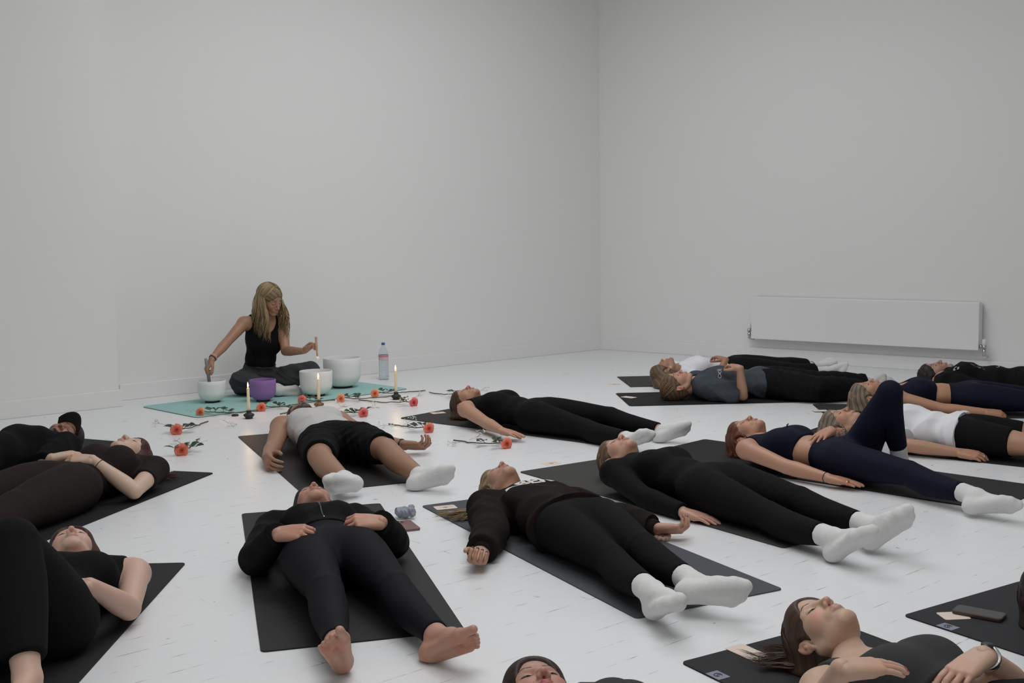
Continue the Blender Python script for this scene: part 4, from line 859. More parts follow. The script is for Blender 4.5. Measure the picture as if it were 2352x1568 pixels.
go('P0', 'woman in a black tank top sitting cross-legged playing the bowls', s=1.0, skin=(0.370, 0.198, 0.124), pitch=-6, turn=-22, near=True, groundhead=False, footup=None,
   top=dict(m=BLACK, hem=.365, neck='scoop', off=.006, armhole=.066), pants=dict(m=SWEAT, waist=.36, leg=1.84, loose=.020, off=.008, wr=.012, fr=22, gclip=False, ag=.014), socks=dict(m=SOCK, cuff=.10),
   hair=dict(BR['blond'], style='hang', hl=.106, len=.33, n=420, root=.5, overear=True, seed=3), hands=dict(R=dict(fwd=(-.45, -.25, -.85), back=(-.75, -.5, .35), curl=.95, thumb=.3), L=dict(fwd=(.75, -.15, .55), back=(-.2, .4, .85), curl=1.0, thumb=.3)), extra=ex0)
go('P1', 'bearded man in a light grey tank top and black shorts', s=1.07, male=True, skin=(0.326, 0.175, 0.107), lip=(.36, .17, .15), brow=(.02, .015, .012), pitch=14, near=True, beard=(.028, .017, .012),
   top=dict(m=LGREY, hem=.46, neck='bra', off=.010, loose=.012, wr=.008, fr=24, armhole=.060), pants=dict(m=BLACK, name='shorts', waist=.43, leg=.86, off=.008, loose=.012, wr=.008, fr=24), socks=dict(m=SOCK, cuff=.03),
   hair=dict(BR['dark'], style='short', seed=4), hands=dict(R=dict(fwd=(.30, -.85, -.12), back=(-.9, -.25, .3), curl=.55, spread=.05, thumb=.5), L=dict(fwd=(.95, -.35, .02), back=(.1, -.5, -.85), curl=.8, thumb=.6)), extra=ex1)
go('P2', 'woman in a black sleeveless top and leggings, arm bare, lying behind the lone rose', s=1.0, skin=(0.454, 0.247, 0.167), brow=(.10, .06, .04), pitch=10, near=True,
   top=dict(m=BLACK, hem=.44, neck='crew', off=.006, armhole=.058), pants=dict(m=BLACK, waist=.40, leg=1.92, off=.007), socks=dict(m=SOCK, cuff=.0, cg=-.002),
   hair=dict(BR['brown'], style='loose', flow=(-.35, -.9, 0), len=.06, n=288, seed=5, spread=.05), hands=dict(R=dict(fwd=(.75, -.65, -.12), curl=.06, spread=.06)), extra=ex2)
go('P3', 'barefoot woman in a zipped black jacket with fists resting on her hips', s=1.0, skin=(0.472, 0.256, 0.183), lip=(.40, .18, .16), brow=(.05, .03, .025), pitch=6, near=2, blush=.5, bare='RL',
   top=dict(m=BLACK, hem=.34, neck='high', off=.010, loose=.004, sleeve=1.99, sg=.006, sl=.008, wg=.009, wr=.005, fr=26, name='jacket'), pants=dict(m=NAVYBLACK, waist=.33, leg=1.93, off=.005, name='leggings'),
   hair=dict(BR['dark'], style='short', seed=6, n=60), hands=dict(R=dict(fwd=(.92, -.25, .10), back=(-.15, -.45, .88), curl=.68, spread=.16, thumb=.15), L=dict(fwd=(-.92, -.25, .10), back=(.15, -.45, .88), curl=.68, spread=.16, thumb=.15)), extra=ex3)
go('P4', 'blonde woman in a lettered dark brown sweatshirt lying with palms up and dark nails', s=1.0, skin=(0.454, 0.256, 0.175), lip=(.46, .20, .18), brow=(.08, .05, .035), pitch=13, near=2, nail=DKN, bust=.6,
   top=dict(m=BROWN, hem=.47, neck='crew', off=.020, loose=.020, sleeve=1.9, sg=.006, sl=.011, wg=.008, wr=.011, fr=24, name='sweatshirt'), pants=dict(m=BLACK, waist=.40, leg=1.76, off=.005, name='leggings'), socks=dict(m=SOCK, cuff=.12),
   hair=dict(BR['blond'], style='loose', side=1.0, flow=(-.92, -.42, 0), len=.24, n=512, seed=7, spread=.075, wave=.018, mass=1.08, root=.3), hands=dict(R=dict(fwd=(-.12, -.95, -.1), back=(-.25, -.25, -.9), curl=1.05, thumb=.15), L=dict(fwd=(.95, -.25, .05), back=(.1, -.5, -.8), curl=.75, thumb=.4)), extra=ex4)
go('P5', 'woman in a black turtleneck and leggings with swept-back dark blonde hair', s=1.03, skin=(0.508, 0.291, 0.207), lip=(.42, .16, .15), brow=(.12, .08, .05), pitch=10, near=2, blush=.4,
   top=dict(m=BLACK, hem=.42, neck='high', off=.006, sleeve=1.97, sg=.004, wg=.004, name='turtleneck'), pants=dict(m=BLACK, waist=.38, leg=1.80, off=.006, name='leggings'), socks=dict(m=SOCK, cuff=.10),
   hair=dict(BR['mid'], style='bun', seed=8, bun=(0, -.09, .055)), hands=dict(R=dict(fwd=(.78, -.60, -.12), curl=.12, spread=.03)), extra=ex5)
go('P6', 'auburn-haired woman in a navy bra top with one knee raised', s=1.0, skin=(0.454, 0.239, 0.155), lip=(.40, .18, .15), brow=(.12, .06, .04), pitch=10, near=2,
   top=dict(m=NAVY, hem=.27, neck='bra', off=.006, name='bra_top', armhole=.060), pants=dict(m=NAVY, waist=.365, leg=1.76, off=.005, name='leggings', gclip=False), socks=dict(m=SOCK, cuff=.12),
   hair=dict(BR['auburn'], style='loose', side=1.0, flow=(-.45, -.9, 0), len=.07, n=352, seed=9, spread=.04), hands=dict(R=dict(fwd=(.80, -.58, -.10), curl=.06, spread=.05), L=dict(fwd=(-.72, -.62, -.22), back=(-.1, -.15, .95), curl=.22, spread=.2)), extra=ex6)
go('P7', 'ash-blonde woman in a loose white T-shirt and black shorts wearing gold hoop earrings', s=1.0, skin=(0.454, 0.247, 0.159), lip=(.44, .20, .17), brow=(.10, .07, .05), pitch=0, near=2,
   top=dict(m=WHITE, hem=.50, neck='crew', off=.022, loose=.022, sleeve=.85, sg=.012, sl=.014, wr=.011, fr=18, name='shirt'), pants=dict(m=BLACK, name='shorts', waist=.42, leg=.62, off=.005, loose=.006),
   hair=dict(BR['ash'], style='loose', side=1.0, flow=(.45, -.85, 0), len=.15, n=416, seed=10, spread=.07, mass=1.1, wave=.018), hands=dict(R=dict(fwd=(.85, -.5, -.1), back=(0, -.45, .9), curl=.4, spread=.1)), extra=ex7)
go('P8', 'woman in a navy sports bra and leggings, farther of the two bare-waisted women', s=1.0, skin=(0.435, 0.230, 0.139), brow=(.06, .04, .03), pitch=4,
   top=dict(m=NAVY, hem=.27, neck='bra', off=.006, name='bra_top', armhole=.062), pants=dict(m=NAVY, waist=.365, leg=1.9, off=.005, name='leggings'),
   hair=dict(BR['ash'], style='loose', side=1.0, flow=(.05, -1, 0), len=.12, n=352, seed=11, spread=.07, mass=1.1, wave=.018), hands=dict(R=dict(fwd=(.97, -.2, -.1), back=(0, -.35, .9), curl=.65)))
go('P9', 'dark-haired person in a black T-shirt with a coloured chest print', s=1.07, male=True, skin=(0.381, 0.221, 0.167), lip=(.40, .2, .17), brow=(.03, .02, .02), pitch=4,
   top=dict(m=BLACK, hem=.55, neck='crew', off=.018, loose=.018, sleeve=.85, sl=.02, wr=.01, fr=18, name='shirt'), pants=dict(m=BLACK, waist=.45, leg=1.9, off=.01, loose=.01),
   hair=dict(BR['dark'], style='bun', seed=12, bun=(0, -.09, .03)), hands={}, extra=ex9)
go('P10', 'wavy-haired woman in a fitted white T-shirt, farthest of those lying along the back', s=1.0, skin=(0.345, 0.179, 0.107), brow=(.03, .02, .02), pitch=30, turn=-28,
   top=dict(m=WHITE, hem=.43, neck='crew', off=.006, sleeve=.62, sg=.004, name='shirt', wr=.003), pants=dict(m=BLACK, waist=.40, leg=1.72, off=.014, loose=.016), socks=dict(m=SOCK, cuff=.13),
   hair=dict(BR['mid'], style='loose', flow=(-.55, -.8, 0), len=.14, n=480, seed=13, spread=.10, thick=2.0, mass=1.22, wave=.018), hands=dict(R=dict(fwd=(-.55, .75, .15), curl=.5)), extra=ex10)
go('P11', 'woman in an oversized slate grey T-shirt with her hair in a bun and hands clasped', s=1.0, skin=(0.454, 0.247, 0.159), brow=(.06, .04, .03), pitch=3, near=True,
   top=dict(m=SLATE, hem=.56, neck='crew', off=.020, loose=.026, sleeve=.92, sg=.014, sl=.022, wr=.014, fr=18, name='shirt'), pants=dict(m=BLACK, waist=.48, leg=1.9, off=.014, loose=.022, ag=.02, wr=.006), socks=dict(m=GSOCK, cuff=.06),
   hair=dict(BR['mid'], style='bun', seed=14, bun=(0, -.075, .105)), hands=dict(R=dict(fwd=(-.35, .85, .10), curl=.35), L=dict(fwd=(.75, -.55, -.05), curl=.25, back=(0, 0, 1))), extra=ex11, nail=None)
go('P12', 'bearded man in a black T-shirt and black cap with his face turned to the room', s=1.05, male=True, skin=(0.381, 0.205, 0.143), lip=(.38, .16, .14), brow=(.05, .03, .02), pitch=-4, turn=-34, near=True, blush=.5, beard=(.045, .03, .022),
   top=dict(m=BLACK, hem=.55, neck='crew', off=.016, loose=.02, sleeve=.9, sl=.02, wr=.008, fr=18, name='shirt'), pants=dict(m=BLACK, waist=.45, leg=1.9, off=.01, loose=.01), hair=dict(BR['dark'], style='short', n=30, seed=15), extra=ex12)
go('P13', 'pale woman in a brown-black bodysuit with long dark red hair', s=1.04, skin=(0.598, 0.418, 0.318), lip=(.46, .22, .22), brow=(.08, .04, .03), pitch=4, near=2,
   top=dict(m=BROWNJ, hem=.42, neck='crew', off=.006, sleeve=.5, sg=.004, name='bodysuit', bust=1.2), pants=dict(m=BROWNJ, waist=.38, leg=1.9, off=.010, loose=.028, name='leggings'),
   hair=dict(BR['redbrown'], style='loose', overear=True, side=1.1, flow=(.90, -.42, 0), len=.27, n=352, seed=16, spread=.06, mass=1.12, wave=.02), hands=dict(L=dict(fwd=(-.95, .10, .02), back=(.0, -.3, .95), curl=.35, spread=.1), R=dict(fwd=(.80, .55, .10), back=(0, 0, 1), curl=.45)), extra=ex13)
go('P14', 'woman in a black sleeveless top with raised knees at the lower left', s=1.0, skin=(0.581, 0.376, 0.294), lip=(.44, .22, .21), brow=(.08, .05, .04), pitch=0, roll_=-19, near=2, bare='RL',
   top=dict(m=BLACK, hem=.44, neck='crew', off=.006, armhole=.056), pants=dict(m=BLACK, waist=.40, leg=1.86, off=.008, loose=.012, name='leggings', gclip=False),
   hair=dict(BR['redbrown'], style='loose', overear=True, side=1.1, flow=(.9, .1, 0), len=.13, n=288, seed=17, spread=.12, thick=1.8, mass=1.15), hands=dict(L=dict(fwd=(-.9, -.2, .05), curl=.2)))
go('P15', 'dark-haired woman with red lips at the bottom edge', s=1.0, skin=(0.454, 0.247, 0.183), lip=(.36, .07, .08), brow=(.02, .018, .02), pitch=2, turn=0, near=2, bust=1.45, blush=.5,
   top=dict(m=CHAR, hem=.5, neck='crew', off=.008, sleeve=.5, name='top'), pants=dict(m=BLACK, waist=.45, leg=1.9, off=.006),
   hair=dict(col=hx((24, 19, 18)), hi=hx((70, 48, 36)), style='loose', overear=True, side=1.25, thick=1.8, flow=(.92, .25, 0), len=.15, n=288, seed=18, spread=.09, wave=.018))
go('P16', 'brown-haired woman in a charcoal crop top with one hand on her chest, lower right', s=1.0, skin=(0.544, 0.359, 0.262), lip=(.50, .26, .24), brow=(.04, .025, .02), pitch=2, turn=8, near=2, blush=.7, nail=(.35, .04, .05),
   top=dict(m=CHAR, hem=.29, neck='low', off=.006, name='crop_top', armhole=.058, bust=1.1), pants=dict(m=BLACK, waist=.40, leg=1.9, off=.006, loose=.004),
   hair=dict(BR['brown'], style='loose', flow=(-.9, .42, 0), len=.20, n=384, seed=19, spread=.07, wave=.014), hands=dict(R=dict(fwd=(.92, .25, -.05), back=(-.1, 0, 1), curl=.15, spread=.05), L=dict(fwd=(-.82, -.5, -.28), back=(-.2, -.1, .95), curl=.3, spread=.15)), extra=ex16)
go('P17', 'black-clad person just inside the right edge, lying beside the phone', s=1.0, skin=(0.454, 0.256, 0.183), pitch=14,
   top=dict(m=BLACK, hem=.5, neck='high', off=.008, sleeve=1.9), pants=dict(m=BLACK, waist=.45, leg=1.9, off=.006), hair=dict(BR['dark'], style='loose', flow=(-.5, -.3, 0), len=.05, n=192, seed=20, spread=.05))
# ------------------------------------------------------------ mats
def rot2(a): a = math.radians(a); return np.array([math.cos(a), math.sin(a), 0.])
def yoga_mat(c, ang, ln, wd, side, col, label, th=.005, rad=.018, tagmark=None, two=None, z=0., rough=.75, name='yoga_mat', group=None):
    c = np.asarray(c, float); x = rot2(ang); y = rot2(ang+90*side); rt = empty(name, (c[0], c[1], z), math.radians(ang)); tag(rt, label, 'yoga mat', 'yoga mats on the white floor')
    out = []
    for cx, cy, a0 in ((rad, rad, 180), (ln-rad, rad, 270), (ln-rad, wd-rad, 0), (rad, wd-rad, 90)):
        for a in np.linspace(a0, a0+90, 6): out.append((cx+rad*math.cos(math.radians(a)), (cy+rad*math.sin(math.radians(a)))))
    out = [(p[0], p[1]*side) for p in out]
    if side < 0: out = out[::-1]
    m = mat('yoga_mat_rubber', tuple(c*.8 for c in col), rough, bump=.2, bscale=350, vary=.10, **{'Specular IOR Level': .28})
    if two:
        mb = MB(); mb.prism(out, 0, th*.55); mb.build('base_layer', mat('dark_rubber', two, .8), rt, False)
        mb = MB(); mb.prism(out, th*.56, th); mb.build('top_layer', m, rt, False)
    else:
        mb = MB(); mb.prism(out, 0, th); mb.build('mat_sheet', m, rt, False, .0012)
    if tagmark:
        a, b_ = tagmark; s_ = side
        mb = MB(); mb.box((a, s_*b_, th+.0008), (.055, .042, .001)); tg = mb.build('label_tag', mat('pale_blue_woven_label', (.22, .24, .30), .8), rt, False)
        mb = MB(); q = np.linspace(.6, 5.9, 20); mb.tube([(a+.011*math.cos(t), s_*b_+.011*math.sin(t), th+.0018) for t in q], .0012, 5); mb.tube([(a+.004, s_*b_-.006, th+.0018), (a-.003, s_*b_, th+.0018), (a+.004, s_*b_+.006, th+.0018)], .0012, 5)
        mb.build('label_mark', mat('dark_ink', (.03, .03, .04), .7), tg)
    return rt
yoga_mat(P(599, 1499), 105.1, 1.76, .62, -1, (.020, .0195, .019), 'black mat under the barefoot woman in the zipped jacket', rough=.6)
yoga_mat(P(1462, 1422), 117.4, 1.75, .60, -1, (.088, .093, .104), 'slate grey mat under the woman in the lettered sweatshirt')
yoga_mat(P(1800, 1260), 124.2, 1.80, .61, -1, (.052, .0505, .048), 'warm grey mat under the woman in the black turtleneck')
yoga_mat(P(694, 1134), 113.4, 1.75, .66, -1, (.022, .020, .019), 'black mat under the man in the light grey tank top', rough=.5)
yoga_mat(P(916, 961), -40.3, 1.80, .62, 1, (.040, .038, .037), 'dark grey mat under the woman in the black sleeveless top', rad=.035)
yoga_mat(P(2288, 1174), 135.4, 1.80, .61, -1, (.022, .022, .023), 'black mat under the woman with one raised knee')
yoga_mat(P(1827, 1101)+rot2(225)*.012, 135.4, .95, .60, -1, (.012, .012, .013), 'short folded black mat at the shoulders of the auburn-haired woman', z=.0052, th=.006)
yoga_mat(P(1446, 933), 3.5, 1.80, .66, 1, (.007, .007, .008), 'black mat with rounded corners under the woman in the slate T-shirt', rad=.03)
yoga_mat(P(1448, 889), 4, 1.78, .66, 1, (.045, .042, .040), 'dark grey mat under the woman in the fitted white T-shirt', rad=.01)
yoga_mat(np.array([2.15, 6.09, 0])-rot2(-38.5)*.75, -38.5, 1.80, .61, 1, (.014, .014, .015), 'black mat under the woman in the loose white T-shirt')
yoga_mat(np.array([2.07, 7.33, 0]), -5, 1.80, .61, 1, (.030, .030, .031), 'charcoal mat under the woman in the navy sports bra', rad=.012)
yoga_mat(P(492, 1087), -105, 1.80, .62, -1, (.012, .012, .013), 'black mat under the woman in the brown-black bodysuit', rad=.02)
yoga_mat(P(330, 1020), -115, 1.80, .62, -1, (.014, .014, .016), 'black mat under the man in the black cap', rad=.03)
yoga_mat(P(427, 1294), -88.4, 1.80, .62, -1, (.020, .020, .021), 'black mat at the lower left under the woman with raised knees')
yoga_mat(P(1563, 1523), -59, 1.80, .62, 1, (.024, .024, .027), 'black mat with a pale tag under the woman in the crop top', tagmark=(.135, .021))
yoga_mat(P(2074, 1415), -57.5, 1.80, .62, 1, (.030, .030, .034), 'black mat with a pale tag at the right edge under the dark phone', tagmark=(.15, .021))
tm = yoga_mat(P(452, 960), 45.1, 1.90, .80, 1, (.41, .68, .645), 'pale turquoise mat carrying the singing bowls and the seated player', th=.006, rad=.045, two=(.03, .035, .04))
mb = MB(); mb.tube([(.10, .25, .0065), (.13, .31, .0065), (.12, .36, .0065)], .004, 5, .2); mb.tube([(.15, .26, .0065), (.155, .33, .0065)], .003, 5, .2); mb.build('printed_mark', mat('beige_print', (.5, .48, .36), .8), tm)

# ------------------------------------------------------------ singing bowls
def frosted(name, col, tr):
    m = mat(name, col, .5, bump=.12, bscale=60); b = m.node_tree.nodes['Principled BSDF']; b.inputs['Transmission Weight'].default_value = tr; b.inputs['IOR'].default_value = 1.3
    b.inputs['Subsurface Weight'].default_value = .25; b.inputs['Subsurface Radius'].default_value = (.03, .03, .03); return m
FW = frosted('frosted_quartz', (.88, .89, .89), .10); FP = frosted('frosted_purple_quartz', (.29, .165, .42), .08); rubber = mat('black_rubber', (.01, .01, .011), .7)
def bowl(px, py, R, H, m, label, rz=0, th=.006):
    p = P(px, py, .006); rt = empty('singing_bowl', p); tag(rt, label, 'singing bowl', 'singing bowls on the turquoise mat')
    o = [(.0001, .012)]; n = 14
    for i in range(n+1):
        t = i/n*math.pi/2; o.append((R*.40+R*.58*math.sin(t), .012+H*.42*(1-math.cos(t))))
    o += [(R*.99, H*.6), (R, H*.8), (R, H-.003), (R-.002, H), (R-th+.001, H), (R-th, H-.003), (R-th, H*.6)]
    for i in range(n, -1, -1):
        t = i/n*math.pi/2; o.append(((R*.40+R*.58*math.sin(t))-th*math.sin(t)*.95, .012+th+(H*.42-th*.0)*(1-math.cos(t))))
    o.append((.0001, .012+th)); mb = MB(); mb.lathe(o, (0, 0, 0), 72); mb.build('bowl_body', m, rt)
    mb = MB(); mb.lathe([(R*.30, .0), (R*.50, .0), (R*.52, .006), (R*.50, .0145), (R*.30, .0118), (R*.30, 0)], (0, 0, 0), 40); mb.build('rubber_ring', rubber, rt)
    return p
bw1 = bowl(488, 923, .105, .165, FW, 'smallest frosted white bowl, leftmost, with the grey mallet resting inside')
bowl(604.5, 921, .099, .165, FP, 'frosted purple singing bowl in front of the seated player')
bowl(727, 908, .127, .195, FW, 'frosted white bowl of middle size behind the middle candle')
bowl(787, 889, .154, .245, FW, 'largest frosted white singing bowl at the right end of the turquoise mat')

# mallets held by the player
a = PD(474, 832, 8.40); b_ = PD(482, 885, 8.40)
mb = MB(); d = nz(b_-a); mb.tube([a-d*.03, a, b_], [.0105, .012, .0125], 16); mb.tube([b_-d*.002, b_+d*.004], [.012, .010], 16); rt = mb.build('suede_mallet', mat('grey_suede', (.24, .25, .25), .95, bump=.3)); tag(rt, 'grey suede-covered stick held upright inside the smallest white bowl', 'mallet')
a = PD(726, 779, 8.44); b_ = PD(729, 822, 8.40); rt = empty('wooden_mallet', b_); tag(rt, 'wooden mallet with a white ball tip in the raised hand of the player', 'mallet')
mb = MB(); mb.tube([a-b_+(a-b_)*.12, (a-b_)*.6, (a-b_)*.3, (0, 0, .012)], [.010, .0085, .0065, .006], 14); mb.build('handle', mat('beech_wood', (.42, .25, .15), .5, bump=.1, stretch=(1, 1, .1)), rt)
mb = MB(); mb.lathe([(.0001, -.017), (.006, -.0155), (.0125, -.010), (.0155, 0), (.0125, .010), (.006, .0155), (.0001, .017)], (0, 0, -.002), 24); mb.build('ball_tip', mat('white_rubber', (.78, .78, .77), .6), rt)

# ------------------------------------------------------------ water bottle
p = P(882, 871); rt = empty('water_bottle', p); tag(rt, 'clear plastic water bottle with a blue cap and pink label near the back wall', 'bottle')
pet = mat('clear_plastic', (.93, .96, .98), .06, IOR=1.25, **{'Transmission Weight': .93}); 
prof = [(.0001, .004), (.022, .0), (.038, .002), (.0425, .010)]
for k in range(6):
    z = .015+k*.026; prof += [(.0425, z), (.0425, z+.016), (.0395, z+.021)]
prof += [(.0425, .175), (.0428, .215), (.040, .235), (.030, .262), (.019, .284), (.0135, .295), (.0135, .303)]
q = [(r-.0006, z) for r, z in prof[::-1]]; q[-1] = (.0001, .0055)
mb = MB(); mb.lathe(prof+q, (0, 0, 0), 48); mb.build('bottle_shell', pet, rt)
mb = MB(); mb.lathe([(.0001, .007)]+[(r-.0012, max(z, .0075)) for r, z in prof[1:-8]]+[(.0405, .200), (.0001, .200)], (0, 0, 0), 48); mb.build('water', mat('water', (.93, .96, .98), .0, IOR=1.33, **{'Transmission Weight': .97}), rt)
mb = MB(); mb.lathe([(.0001, .303), (.0155, .300), (.0155, .317), (.0145, .320), (.0001, .320)], (0, 0, 0), 28); mb.build('bottle_cap', mat('blue_cap', (.06, .13, .34), .4), rt)
mb = MB(); mb.lathe([(.0433, .170), (.0435, .172), (.0436, .213), (.0433, .215)], (0, 0, 0), 48); lb = mb.build('label', mat('pale_label', (.62, .50, .54), .5), rt)
mb = MB(); mb.lathe([(.0437, .197), (.0439, .198), (.0439, .211), (.0437, .212)], (0, 0, 0), 48); mb.build('pink_stripe', mat('pink_label', (.62, .20, .28), .5), lb)

# ------------------------------------------------------------ candles
wax = mat('cream_wax', (.86, .74, .50), .45, **{'Subsurface Weight': .3, 'Subsurface Radius': (.01, .007, .004)})
flm = bpy.data.materials.new('flame'); flm.use_nodes = True; nt = flm.node_tree; nt.nodes.clear(); e = nt.nodes.new('ShaderNodeEmission'); e.inputs[0].default_value = (1, .62, .28, 1); e.inputs[1].default_value = 9; ou = nt.nodes.new('ShaderNodeOutputMaterial'); nt.links.new(e.outputs[0], ou.inputs[0])
stone = mat('black_stoneware', (.013, .013, .014), .55); amber = mat('amber_glass', (.30, .16, .08), .12, IOR=1.4, **{'Transmission Weight': .65})
def candle(px, py, top, hm, label, hlabel):
    p = P(px, py); Ht = PD(px, top, p[1])[2]
    rt = empty('candle_holder', p); tag(rt, hlabel, 'candle holder', 'candle holders along the turquoise mat')
    prof = [(.0001, 0), (.024, 0), (.026, .004), (.025, .010), (.030, .014), (.037, .022), (.036, .030), (.026, .036), (.0175, .040), (.0165, .052), (.018, .056), (.0125, .056), (.0115, .046), (.0001, .046)]
    mb = MB(); mb.lathe(prof, (0, 0, 0), 36); mb.build('holder_body', hm, rt)
    cr_ = empty('candle', p+np.array([0, 0, .047])); tag(cr_, label, 'candle', 'lit candles along the turquoise mat'); hh = Ht-.047
    mb = MB(); mb.lathe([(.0001, 0), (.0108, 0), (.0108, hh*.3), (.0092, hh*.97), (.0078, hh), (.0040, hh-.002), (.0001, hh-.002)], (0, 0, 0), 24); mb.build('wax_taper', wax, cr_)
    mb = MB(); mb.tube([(0, 0, hh-.003), (.001, 0, hh+.007)], .0011, 6); mb.build('wick', mat('charred_wick', (.01, .01, .01), .9), cr_)
    mb = MB(); mb.lathe([(.0001, .002), (.0035, .006), (.0054, .013), (.0050, .020), (.0028, .029), (.0001, .040)], (0, 0, hh), 16); mb.build('flame', flm, cr_)
    l = bpy.data.lights.new('candle_light', 'POINT'); l.energy = .5; l.color = (1, .6, .3); l.shadow_soft_size = .008; lo = bpy.data.objects.new('candle_light', l); C.objects.link(lo); lo.location = p+np.array([0, 0, Ht+.05])
candle(572, 961, 890, stone, 'lit cream taper candle, leftmost, in front of the purple bowl', 'black rounded holder of the leftmost candle')
candle(733, 936, 869, amber, 'lit cream taper candle in the middle, in front of a white bowl', 'amber glass holder of the middle candle')
candle(910, 917, 850, stone, 'lit cream taper candle, rightmost, at the end of the turquoise mat', 'black rounded holder of the rightmost candle')
p = P(540, 955); mb = MB(); mb.lathe([(.0001, 0), (.024, 0), (.025, .004), (.022, .011), (.018, .013), (.0001, .012)], (0, 0, 0), 28); o = mb.build('candle_snuffer', stone); o.location = p; tag(o, 'small round black stone disc between the leftmost rose and candle', 'disc')

# ------------------------------------------------------------ roses and baby's breath
mstem = mat('rose_stem', (.055, .062, .030), .6, bump=.3); mleaf = mat('rose_leaf', (.022, .048, .016), .45, vary=.35, bscale=25, bump=.2)
mpet = mat('rose_petals', (.8, .3, .2), .6, attr=True)
def petal_mesh(rs, tint):
    mb = MB(); inner, outer = np.array(tint[0]), np.array(tint[1]); n = 26
    for i in range(n):
        k = i/(n-1); a0 = i*2.39996; r0 = .0015+.0185*k**1.0; hgt = .030-.006*k; wd_ = .010+.016*k; open_ = .10+1.0*k**2.2
        V = []; g = 6
        for u in range(g):
            for v in range(g):
                s_ = (u/(g-1)-.5)*2; t = v/(g-1); wv = wd_*math.sin(math.pi*(.16+.62*t))*(1+.05*rs.randn()); ang = a0+s_*wv/max(r0, .006)*.95
                rr = r0*(.35+.65*t**.6)+open_*.013*t**2.5; curl = .004*k*max(0, t-.75)*4; z = hgt*(t-.20)-curl*1.2-.003*s_*s_*t*3*k+.001*rs.randn()*k
                V.append(((rr+curl)*math.cos(ang), (rr+curl)*math.sin(ang), z))
        F_ = [(u*g+v, (u+1)*g+v, (u+1)*g+v+1, u*g+v+1) for u in range(g-1) for v in range(g-1)]; kk = np.clip(k*1.1-.05, 0, 1); mb.add(V, F_, inner*(1-kk)+outer*kk)
    return mb
CORAL = ((.62, .055, .035), (.86, .26, .16)); PEACH = ((.66, .12, .06), (.88, .38, .20)); PINK = ((.64, .05, .07), (.84, .22, .20))
PROT = {}
def leafm(mb, base, d, ln, wd_, up, tw):
    d = nz(d); sdv = nz(np.cross(d, [0, 0, 1])); V = []; g = 9
    for i in range(g):
        t = i/(g-1); w_ = wd_*math.sin(math.pi*t**.8)**.85*(1-.15*t); c = base+d*ln*t+np.array([0, 0, up*math.sin(t*1.8)])
        ss = sdv*math.cos(tw)+np.array([0, 0, math.sin(tw)])
        for q in (-1, -.5, 0, .5, 1): V.append(c+ss*w_*q+np.array([0, 0, abs(q)*w_*.35+.0010*math.sin(i*2.2)*abs(q)]))
    V = np.array(V); V[:, 2] = np.maximum(V[:, 2], .0015); F_ = [(i*5+j, (i+1)*5+j, (i+1)*5+j+1, i*5+j+1) for i in range(g-1) for j in range(4)]; mb.add(V, F_)
